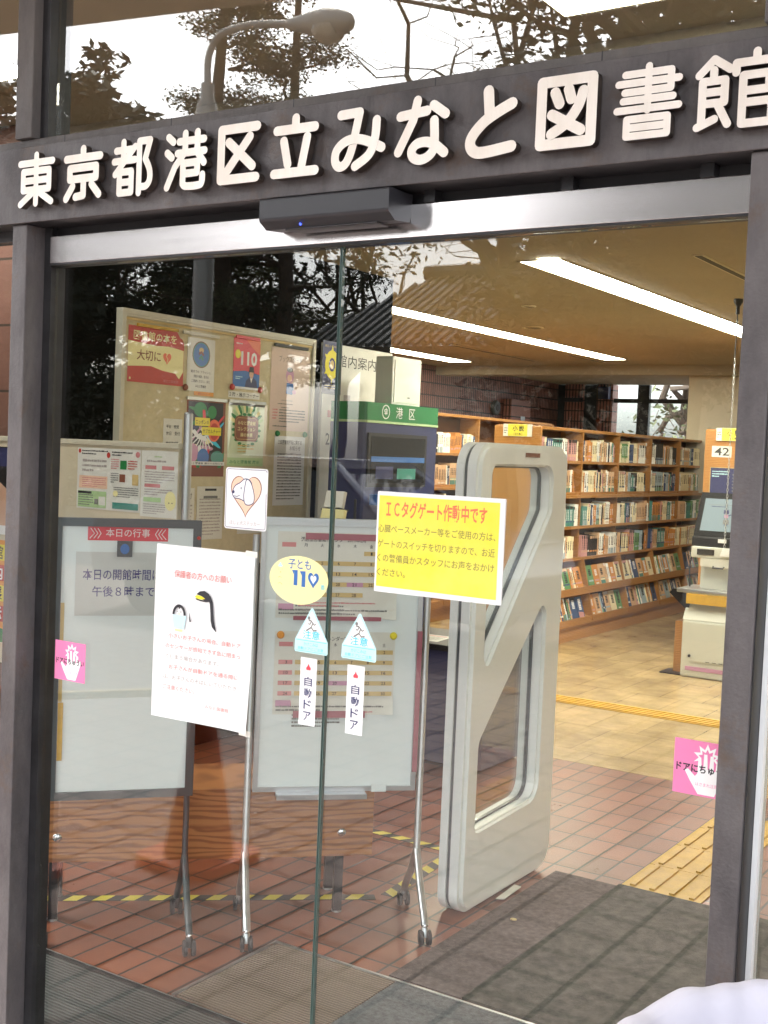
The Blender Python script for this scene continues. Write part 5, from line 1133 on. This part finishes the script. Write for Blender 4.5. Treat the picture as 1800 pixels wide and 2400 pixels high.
for p in keep:
    me = book_mesh(p[5], p[6]); o = bpy.data.objects.new('book', me); COL.objects.link(o); o.matrix_world = book_matrix(p)
    if p[1] == 3: lab = f'{p[5]} spined book leaning sideways on the {ROWN[p[7]]}, {BAYN[p[8]]}'
    elif p[1] == 2: lab = f'{p[5]} book facing outward on the {ROWN[p[7]]}, {BAYN[p[8]]}'
    else: lab = f'{p[5]} spined book on the {ROWN[p[7]]}, {BAYN[p[8]]}'
    tag(o, lab, 'book', f'{p[5]} books on the {ROWN[p[7]]}, {BAYN[p[8]]} of the long bookcase')
kept = set(id(p) for p in keep)
rest = [p for p in place if id(p) not in kept]
mb = MB()
def dump(mb, p):
    me = book_mesh(p[5], p[6]); mt = book_matrix(p); o_ = len(mb.v); mb.v += [tuple(mt @ v.co) for v in me.vertices]
    for q in me.polygons: mb.f.append([a + o_ for a in q.vertices]); mb.m.append(mb.mi([k for k in M if M[k] == me.materials[q.material_index]][0]))
for p in rest: dump(mb, p)
o = mb.build('books'); o['kind'] = 'stuff'; o['label'] = 'rows of far books on the library shelves'; o['category'] = 'books'
# genre signs on the ends
def genre(x, y, z, label, w=.27):
    t = thing('shelf_sign', label, 'sign', (x, y, z), 'yellow fiction signs on the bookcase ends')
    fr = FRONT(x, z, y); m = MB(); m.prism([(0, 0), (w, 0), (w, .105), (0, .105)], fr, 0, .012, 'ivory'); m.build('plate', t, bevel=.001)
    m = MB(); art(m, fr, [('r', w * .17, .002, w * .68, .101, 'bright_yellow'), ('t', '小 説', w * .33, .042, w * .40, .05, 'ink', .03), ('t', '（日本）', w * .38, .01, w * .3, .022, 'ink', .01), ('g', .008, .02, w * .12, .06, 3, 'grey_ink')], base=.0125); m.build('print', t)
genre(-1.99, 6.744, 1.775, 'yellow fiction sign on the bookcase end above the white gate')
genre(-.345, 7.399, 1.805, 'yellow fiction sign on the bookcase end near the right post')
sheet('number_plate', 'white plate numbered 42 on the bookcase end', 'sign', FRONT(-.378, 1.668, 7.399), .165, .092, [('t', '42', .022, .014, .125, .066, 'ink', .012)], 'ivory')
sheet('notice_sheet', 'dark framed notice on the bookcase end below the number plate', 'notice', FRONT(-.385, 1.33, 7.399), .33, .255, [('g', .02, .17, .14, .06, 3, 'pale_cyan'), ('r', .155, .01, .004, .235, 'grey_ink'), ('g', .19, .05, .1, .16, 6, 'grey_ink'), ('s', [(.003, .003), (.327, .003), (.327, .252), (.003, .252), (.003, .003)], .003, 'tan')], 'navy')
# things seen through the gate's upper window: a framed notice stand

# ================================================================== CEILING FITTINGS
def ceiling_light(name, x0, x1, y0, y1, z, label, tube=None, k='lamp'):
    t = thing(name, label, 'ceiling light', ((x0 + x1) / 2, (y0 + y1) / 2, z), 'fluorescent ceiling lights')
    m = MB(); m.box(x0 - .012, x1 + .012, y0 - .012, y0, z - .006, z - .0005, 'ceiling'); m.box(x0 - .012, x1 + .012, y1, y1 + .012, z - .006, z - .0005, 'ceiling')
    m.box(x0 - .012, x0, y0, y1, z - .006, z - .0005, 'ceiling'); m.box(x1, x1 + .012, y0, y1, z - .006, z - .0005, 'ceiling'); m.build('frame', t)
    m = MB(); m.box(x0 + .0005, x1 - .0005, y0 + .0005, y1 - .0005, z - .004, z - .0006, k); m.build('diffuser', t)
    if tube:
        m = MB(); m.box(*tube, z - .012, z - .0045, 'lamp_hot'); m.build('tube', t)
ceiling_light('ceiling_light', -.30, -.055, 3.60, 8.2, 2.7, 'long fluorescent light at the upper right of the library ceiling', (-.16, -.06, 3.56, 8.2))
ceiling_light('ceiling_light', -2.42, -2.165, 4.4, 9.85, 2.7, 'long fluorescent light in the middle of the library ceiling')
ceiling_light('ceiling_light', -4.45, -4.15, 6.0, 10.0, 2.7, 'short looking fluorescent light at the left of the library ceiling')
ceiling_light('ceiling_light', 1.8, 2.05, 3.6, 9.0, 2.7, 'fluorescent light over the library hidden by the right post')
ceiling_light('ceiling_light', -7.0, -6.75, 5.0, 10.0, 2.7, 'fluorescent light far left over the library')
ceiling_light('ceiling_light', 1.153, 2.5, .78, 1.0, 3.0, 'entrance ceiling light at the top right behind the transom glass', None, 'lamp_dim')
ceiling_light('ceiling_light', -2.4, -.90, .52, .66, 3.0, 'entrance ceiling light left of the mullion at the top', None, 'lamp_hot')
for x, y, r_, lab in ((-1.15, 5.43, .055, 'small round ceiling vent nearer the doors'), (-1.76, 6.74, .095, 'larger round ceiling vent beyond the small one')):
    t = thing('ceiling_vent', lab, 'vent', (x, y, 2.7), 'round ceiling vents')
    m = MB(); m.lathe((x, y, 2.6995), [(r_, 0), (r_, -.006), (r_ * .8, -.010), (r_ * .78, -.004)], 'beige_panel', 24, cap=False); m.build('ring', t, smooth=True)
    m = MB(); m.lathe((x, y, 2.6985), [(r_ * .78, 0), (r_ * .78, -.003), (.001, -.003)], 'slot', 24); m.build('grille', t)
for x0, x1, y0, y1, lab in ((-3.345, -3.285, 8.0, 9.95, 'long dark slot diffuser near the back of the ceiling'), (.66, .72, 3.70, 4.62, 'dark slot diffuser at the right of the ceiling'), (-2.6, -2.55, 9.3, 10.2, 'short dark slot diffuser by the dropped beam')):
    t = thing('slot_diffuser', lab, 'vent', ((x0 + x1) / 2, y0, 2.7), 'dark slot diffusers')
    m = MB(); m.box(x0, x1, y0, y1, 2.694, 2.6994, 'beige_panel'); m.build('frame', t)
    m = MB(); m.box(x0 + .012, x1 - .012, y0 + .012, y1 - .012, 2.692, 2.6938, 'slot'); m.build('slot', t)
pc = thing('hanging_chain', 'thin hanging chain from a dark hook beside the right post', 'chain', (.38, 5.44, 2.7))
m = MB(); m.lathe((.38, 5.44, 2.6995), [(.03, 0), (.03, -.02), (.012, -.05), (.012, -.10), (.001, -.10)], 'steel_dark', 14); m.build('hook', pc, smooth=True)
m = MB()
m.tube([(.38 - .0, 5.44, 2.6), (.378, 5.44, 2.3)], .004, 'steel_dark', 6)
for i in range(60):
    z = 2.30 - i * .021; fr = frame((.378, 5.44, z), (1, 0, 0) if i % 2 else (0, 1, 0)); pts = [fr[0] + fr[1] * a + fr[2] * b for a, b in ell(0, 0, .0055, .013, 10)]
    m.tube(pts + [pts[0], pts[1]], .0018, 'alu', 5, cap=False)
m.build('chain', pc, smooth=True)
# wall clock and box on the brown tiled side wall
ck = thing('wall_speaker', 'small round grey speaker on the brown tiled wall', 'speaker', (-5, 12.2, 2.25))
m = MB(); m.lathe((-4.999, 12.2, 2.26), [(.10, 0), (.105, .03), (.09, .05), (.05, .055), (.001, .05)], 'grey_metal', 24, Vector((1, 0, 0))); m.build('shell', ck, smooth=True)
m = MB(); m.lathe((-4.945, 12.2, 2.26), [(.045, 0), (.04, .006), (.001, .008)], 'steel_dark', 20, Vector((1, 0, 0))); m.build('grille', ck, smooth=True)
hb = thing('hydrant_box', 'reddish brown cabinet fixed to the brown tiled wall', 'cabinet', (-5, 12.7, 2.0))
m = MB(); m.box(-4.999, -4.87, 12.46, 13.05, 1.95, 2.40, 'brick_x'); m.build('body', hb, bevel=.008)
m = MB(); m.box(-4.869, -4.865, 12.75, 12.88, 2.02, 2.17, 'alu'); m.build('plate', hb)

# ================================================================== WHITE SHEETED THING IN THE FOREGROUND
bag = thing('covered_cart', 'white sheet draped over a low cart at the bottom right corner', 'cart', (2.62, -1.15, 0))
cx, cy0 = 2.63, -1.20
rings = [(.0, .772), (.10, .770), (.19, .784), (.225, .83), (.240, .895), (.250, .928), (.264, .943), (.284, .945), (.300, .932), (.310, .895), (.316, .84), (.324, .76), (.35, .64), (.37, .5), (.39, .35), (.40, .22)]
N = 120; vs = []; fs = []
for i, (r_, z) in enumerate(rings):
    for j in range(N):
        a = 2 * math.pi * j / N
        fold = (math.sin(a * 9 + 1) * .5 + math.sin(a * 5 + 2.3) * .5 + .3 * math.sin(a * 17)) * (min(1, max(0, (.90 - z)) * 3.0) * .03 if i > 8 else .006 * (i / 8))
        sag = .009 * math.sin(a * 3 + r_ * 9) + .0035 * math.sin(a * 7 + r_ * 12 + 1.5 * math.sin(a * 2)) + .003 * math.sin(a * 13 + 3 * math.sin(a * 4)) + .0022 * math.sin(a * 29 + 4 * math.sin(a * 3) + r_ * 30) + (.010 * math.sin(a * 6 + 2 * r_ * 14) * math.sin(r_ * 26) if i < 5 else 0)
        rr_ = r_ + fold
        vs.append((cx + rr_ * math.cos(a), cy0 + rr_ * math.sin(a), z + sag * min(1, r_ * 5)))
fs = [(i * N + j, (i + 1) * N + j, (i + 1) * N + (j + 1) % N, i * N + (j + 1) % N) for i in range(len(rings) - 1) for j in range(N)]
m = MB(); m.add(vs, fs, 'bag'); o = m.build('sheet', bag, smooth=True)
hm = MB(); hm.tube([(cx + (.3135 + .004 * math.sin(7 * a)) * math.cos(a), cy0 + (.3135 + .004 * math.sin(7 * a)) * math.sin(a), .885 + .006 * math.sin(3 * a)) for a in [2 * math.pi * i / 60 for i in range(61)]], .006, 'bag', 8, cap=False); hm.build('hem', bag, smooth=True)
md = o.modifiers.new('sub', 'SUBSURF'); md.levels = 1; md.render_levels = 2
m = MB(); m.lathe((cx, cy0, .12), [(.24, 0), (.275, .60), (.265, .60), (.23, .02)], 'grey_metal', 24); m.build('body', bag, bevel=.01)
for dx in (-.2, .2):
    for dy in (-.15, .15):
        m = MB(); m.lathe((cx + dx - .012, cy0 + dy, .056), [(.05, 0), (.056, .005), (.056, .019), (.05, .024)], 'rubber', 16, Vector((1, 0, 0))); m.build('wheel', bag, smooth=True)

# ================================================================== THE STREET (what the glass mirrors)
lp = thing('street_lamp', 'street lamp with a curved arm and a big lens, mirrored in the transom glass', 'street lamp', (-6.6, -8.76, -.02))
m = MB(); m.lathe((-6.6, -8.76, -.02), [(.13, 0), (.13, .25), (.115, .3), (.115, 5.45), (.075, 5.55), (.075, 5.7)], 'lamp_metal', 18); m.build('pole', lp, smooth=True)
arm = smooth_line([(-6.6, -8.76, 5.65), (-6.60, -8.76, 5.98), (-6.47, -8.76, 6.18), (-6.25, -8.76, 6.235), (-5.91, -8.76, 6.235), (-5.4, -8.76, 6.16)], 5)
m = MB(); m.tube(arm, .043, 'lamp_metal', 12); m.build('arm', lp, smooth=True)
prof = [(.035, 0), (.06, .05), (.08, .15), (.13, .38), (.155, .55), (.14, .74), (.085, .86), (.01, .90)]
hd_ = MB(); ax = Vector((1, 0, -.12)).normalized(); hd_.lathe((-5.50, -8.76, 6.17), prof, 'lamp_metal', 20, ax); hd_.build('lamp_head', lp, smooth=True)
m = MB(); vs = []; c0 = Vector((-4.93, -8.76, 6.03))
m.lathe((c0.x, c0.y, c0.z), [(.18, .02), (.18, -.02), (.165, -.07), (.12, -.115), (.06, -.14), (.001, -.145)], 'lamp_lens', 20); o = m.build('lens', lp, smooth=True)

def leaves(mb, c, rad, n, size, k, r_, flat=.6):
    for i in range(n):
        d = Vector((r_.gauss(0, 1), r_.gauss(0, 1), r_.gauss(0, 1))).normalized() * (r_.random() ** .5)
        p = Vector(c) + Vector((d.x * rad[0], d.y * rad[1], d.z * rad[2]))
        a = Vector((r_.gauss(0, 1), r_.gauss(0, 1), r_.gauss(0, .6))).normalized(); b = a.cross(Vector((r_.gauss(0, 1), r_.gauss(0, 1), r_.gauss(0, 1)))).normalized()
        s_ = size * r_.uniform(.6, 1.4)
        mb.add([p - a * s_, p - b * s_ * .4, p + a * s_, p + b * s_ * .4], [(0, 1, 2, 3)], k)
def limb(mb, a, b, r0, r1, r_, wob=.12, n=5):
    a, b = Vector(a), Vector(b); L = (b - a).length; pts = []
    for i in range(n + 1):
        t_ = i / n; pts.append(a.lerp(b, t_) + Vector((r_.uniform(-1, 1), r_.uniform(-1, 1), r_.uniform(-.6, .6))) * L * wob * .3 * math.sin(math.pi * t_))
    mb.tube(pts, [r0 + (r1 - r0) * i / n for i in range(n + 1)], 'bark', 7); return pts
def conifer(x, y, h, r0, base, seed, label, dens=1.0, spread=2.6):
    r_ = random.Random(seed); t = thing('conifer_tree', label, 'tree', (x, y, -.02), 'tall trees across the street')
    tr = MB(); limb(tr, (x, y, -.02), (x + r_.uniform(-.3, .3), y, h), r0, .05, r_, .03, 8); cr = MB()
    z = base
    while z < h:
        f = (z - base) / (h - base); rad = spread * (1 - f) ** .7 + .35
        for k in range(r_.randrange(2, 5)):
            a = r_.uniform(0, 6.28); L = rad * r_.uniform(.5, 1.1)
            e = Vector((x + L * math.cos(a), y + L * math.sin(a), z + r_.uniform(-.2, .5))); limb(tr, (x, y, z - .1), e, .055 * (1 - f) + .015, .01, r_, .15, 4)
            for q in range(3):
                c = Vector((x, y, z)).lerp(e, .45 + .27 * q); leaves(cr, c, (.58, .58, .26), int(210 * dens), .052, 'foliage' if r_.random() < .75 else 'foliage_light', r_)
        z += r_.uniform(.45, .85)
    tr.build('trunk', t, smooth=True); cr.build('crown', t); return t
conifer(-16.1, -20, 15.5, .30, 3.2, 1, 'tall conifer mirrored left of the street lamp head')
conifer(-14.75, -20.5, 13.5, .27, 4.0, 2, 'tall conifer mirrored right of the street lamp head', .9, 2.4)
conifer(-17.4, -21, 10.0, .32, 3.0, 4, 'conifer mirrored over the noticeboard', 1.2, 3.0)
def broadleaf(x, y, h, r0, seed, label, n, rad, size, k='foliage', name='broadleaf_tree', zc=None, bare=False, dens=120):
    r_ = random.Random(seed); t = thing(name, label, 'tree', (x, y, -.02), 'tall trees across the street')
    tr = MB(); top = Vector((x + r_.uniform(-.3, .3), y + r_.uniform(-.3, .3), h * .45)); limb(tr, (x, y, -.02), top, r0, r0 * .6, r_, .08, 6); cr = MB()
    zc = zc or h * .68
    for i in range(n):
        a = r_.uniform(0, 6.28); e = Vector((x + rad * r_.uniform(.2, 1) * math.cos(a), y + rad * r_.uniform(.2, 1) * math.sin(a), zc + r_.uniform(-.5, 1) * (h - zc)))
        pts = limb(tr, top - Vector((0, 0, r_.uniform(0, h * .12))), e, r0 * .35, .02, r_, .5, 6)
        for q in range(5 if bare else 2):
            s0 = pts[r_.randrange(2, 7)]; e2 = s0 + Vector((r_.uniform(-1, 1), r_.uniform(-1, 1), r_.uniform(-.2, 1))) * rad * .35; p2 = limb(tr, s0, e2, .013, .005, r_, .5, 4)
            if bare:
                for w in range(3): limb(tr, p2[r_.randrange(1, 5)], e2 + Vector((r_.uniform(-1, 1), r_.uniform(-1, 1), r_.uniform(-.5, 1))) * rad * .25, .0055, .0022, r_, .5, 3)
            else: leaves(cr, e2, (.6, .6, .45), dens // 2, size, k, r_)
        if not bare: leaves(cr, e, (.8, .8, .6), dens, size, k if r_.random() < .8 else 'foliage_light', r_)
    tr.build('trunk', t, smooth=True)
    if not bare: cr.build('crown', t)
    return t
broadleaf(-22.5, -19.5, 11.5, .3, 21, 'dense dark broadleaf tree mirrored over the left half of the doors', 60, 4.2, .17, dens=230, zc=5.5)
broadleaf(-29.5, -22.0, 12, .3, 41, 'dense broadleaf tree at the far left across the street', 50, 4.6, .19, dens=200, zc=5.5)
broadleaf(-19.0, -24.0, 8.5, .3, 42, 'leafy dark tree behind the conifers across the street', 22, 3.0, .14, dens=70, zc=4.5)
broadleaf(-25.5, -24, 10.5, .3, 22, 'dark broadleaf tree behind the left conifers across the street', 26, 3.2, .11, dens=150)
broadleaf(-15.8, -24.5, 8.5, .25, 23, 'dark broadleaf tree beside the temple roof across the street', 14, 2.4, .11, dens=60)
broadleaf(-7.6, -5.2, 6.2, .12, 24, 'slender large leaved tree mirrored at the left of the transom', 9, 1.5, .13, dens=9, zc=4.0)
broadleaf(-5.6, -14.6, 12, .22, 25, 'bare winter tree mirrored in the middle of the transom', 18, 3.9, .1, name='bare_tree', zc=7.0, bare=True)
broadleaf(-2.2, -12.0, 10.5, .32, 26, 'dense dark evergreen mirrored at the right of the glass', 64, 2.9, .075, dens=300, zc=5.0)
broadleaf(.6, -11.0, 9.5, .3, 27, 'dense dark evergreen mirrored beside the right post', 46, 2.8, .08, dens=230, zc=4.5)
broadleaf(-6.0, -17.5, 7.0, .22, 28, 'low evergreen in front of the temple roof across the street', 20, 2.0, .1, dens=110, zc=3.2)
r_ = random.Random(77)
for hx0, hx1, lab in ((-40, -24.2, 'long clipped hedge across the street, left half'), (-23.8, -15.0, 'clipped hedge across the street in front of the conifers')):
    hg = thing('hedge', lab, 'hedge', ((hx0 + hx1) / 2, -18.6, -.02)); m = MB(); q = MB()
    for i in range(int((hx1 - hx0) * 1300)):
        c = Vector((r_.uniform(hx0, hx1), -18.6 + r_.uniform(-.5, .5), r_.uniform(.05, 3.1) + .25 * math.sin(i)))
        a = Vector((r_.gauss(0, 1), r_.gauss(0, 1), r_.gauss(0, .8))).normalized(); b = a.cross(Vector((r_.gauss(0, 1), r_.gauss(0, 1), r_.gauss(0, 1)))).normalized(); s_ = r_.uniform(.07, .15)
        m.add([c - a * s_, c - b * s_ * .5, c + a * s_, c + b * s_ * .5], [(0, 1, 2, 3)], 'foliage')
    m.build('crown', hg)
    x = hx0 + .4
    while x < hx1: limb(q, (x, -18.6, -.02), (x + r_.uniform(-.2, .2), -18.6, 2.6), .04, .012, r_, .2, 4); x += .7
    q.build('trunk', hg)
# trees beyond the back window
broadleaf(-4.1, 18.6, 6.5, .22, 31, 'twisting evergreen beyond the back window', 18, 1.9, .07, 'foliage_light', zc=3.0, dens=60)
broadleaf(-3.0, 20.5, 6.0, .2, 32, 'second leafy tree beyond the back window', 14, 1.8, .07, 'foliage_light', zc=2.8, dens=60)
# temple roof
tp = thing('temple_building', 'low temple hall with a hipped tiled roof across the street', 'building', (-9.0, -23, 0))
m = MB()
ex0, ex1, ey0, ey1, ez = -14.6, -2.5, -20.6, -28.5, 3.75; rx0, rx1, ry, rz = -12.9, -4.2, -24.2, 5.95
E4 = [(ex0, ey0, ez + .15), (ex1, ey0, ez + .15), (ex1, ey1, ez + .15), (ex0, ey1, ez + .15)]; R2 = [(rx0, ry, rz), (rx1, ry, rz)]
m.add(E4 + R2, [(0, 1, 5, 4), (1, 2, 5), (2, 3, 4, 5), (3, 0, 4)], 'roof_tile'); m.add([(a, b, c - .14) for a, b, c in E4], [(0, 3, 2, 1)], 'bark')
m.add(E4 + [(a, b, c - .14) for a, b, c in E4], [(0, 4, 5, 1), (1, 5, 6, 2), (2, 6, 7, 3), (3, 7, 4, 0)], 'bark'); m.build('roof', tp)
for i in range(40):
    pass
m = MB()
for i in range(48):
    x = ex0 + .25 + i * .25; f = min(1, (x - ex0) / (rx0 - ex0)) if x < rx0 else min(1, (ex1 - x) / (ex1 - rx1)) if x > rx1 else 1
    f = max(.02, f); m.tube([(x, ey0, ez + .19), (x, ey0 + (ry - ey0) * f, ez + .19 + (rz - ez - .15) * f)], .06, 'roof_tile', 6)
m.build('roof_ribs', tp)
m = MB(); m.tube([(rx0 - .15, ry, rz + .12), (rx1 + .15, ry, rz + .12)], .2, 'roof_tile', 8); m.build('ridge', tp, smooth=True)
m = MB(); m.box(ex0 + 1.3, ex1 - 1.3, ey1 + 1.2, ey0 - 1.2, -.02, ez, 'beige_wall'); m.build('hall', tp)
# traffic cones with a bar, beside the doors
def cone(x, y, label):
    t = thing('traffic_cone', label, 'traffic cone', (x, y, 0), 'orange traffic cones beside the doors')
    m = MB(); m.prism(rounded(.36, .36, .05, -.18, -.18), frame((x, y, .006), (1, 0, 0), (0, 1, 0)), 0, .03, 'cone'); m.build('base', t, bevel=.006)
    m = MB(); m.lathe((x, y, .0362), [(.135, 0), (.13, .03), (.032, .62), (.028, .66), (.001, .665)], 'cone', 28); m.build('body', t, smooth=True)
cone(-.19, -1.70, 'orange traffic cone holding the right end of the bar'); cone(-.62, -1.10, 'orange traffic cone closer to the facade')
br = thing('cone_bar', 'yellow and black bar between the two traffic cones', 'bar', (-.4, -1.40, .6))
m = MB(); m.tube([(-.19, -1.70, .66), (-.62, -1.10, .66)], .017, 'tactile', 12); m.build('pole', br, smooth=True)
for p in ((-.19, -1.70), (-.62, -1.10)):
    m = MB(); m.lathe((*p, .640), [(.048, 0), (.048, .04), (.034, .04), (.034, 0)], 'tape_black', 18, cap=False); m.build('ring', br)
# parked car on the street
car = thing('parked_car', 'silver parked car on the street, mirrored in the doors', 'car', (-3.6, -7.2, 0))
side = [(-2.1, .30), (2.1, .30), (2.15, .62), (2.0, .86), (1.25, .98), (.62, 1.44), (-.95, 1.50), (-1.75, 1.05), (-2.1, .92), (-2.16, .6)]
side = [(x, z) for x, z in side]
low = [(-2.1, .30), (2.1, .30), (2.15, .62), (2.0, .88), (1.2, .97), (-1.75, 1.0), (-2.1, .94), (-2.16, .6)]
m = MB(); m.prism(round_poly(low, [.08, .08, .1, .14, .2, .2, .1, .1], 5), frame((-3.6, -6.35, 0), (1, 0, 0)), 0, 1.65, 'car_paint'); m.build('body', car, bevel=.11, bseg=4, smooth=True)
def cab(y0_, y1_, y2_, y3_): pass
b0 = [(1.28, .95), (-1.72, .98)]; t0 = [(.50, 1.45), (-1.05, 1.48)]
vs = [(-3.6 + 1.28, -6.43, .95), (-3.6 - 1.72, -6.43, .98), (-3.6 - 1.05, -6.60, 1.49), (-3.6 + .50, -6.60, 1.46), (-3.6 + 1.28, -7.92, .95), (-3.6 - 1.72, -7.92, .98), (-3.6 - 1.05, -7.75, 1.49), (-3.6 + .50, -7.75, 1.46)]
m = MB(); m.add(vs, [(0, 3, 2, 1), (4, 5, 6, 7), (0, 4, 7, 3), (1, 2, 6, 5)], 'car_glass'); m.add(vs, [(2, 3, 7, 6)], 'car_paint'); m.build('cabin', car, bevel=.05, bseg=3, smooth=True)
m = MB(); m.prism(round_poly([(-4.75, -6.54), (-3.05, -6.54), (-3.05, -7.81), (-4.75, -7.81)], .12), ZUP, 1.44, 1.515, 'car_paint'); m.build('roof', car, bevel=.03, bseg=3, smooth=True)
for xx, xb in ((-2.34, -3.08), (-5.30, -4.66), (-3.85, -3.85)):
    for yy, yt in ((-6.42, -6.59), (-7.93, -7.76)):
        m = MB(); m.tube([(xx, yy, .95), (xb, yt, 1.47)], .035, 'car_paint', 8); m.build('pillar', car)
for x in (-5.0, -2.25):
    for yy in (-6.44, -7.90):
        w = MB(); w.lathe((x, yy - .09, .315), [(.20, 0), (.31, .02), (.318, .09), (.31, .17), (.2, .19)], 'rubber', 24, Vector((0, 1, 0))); wo_ = w.build('wheel', car, smooth=True)
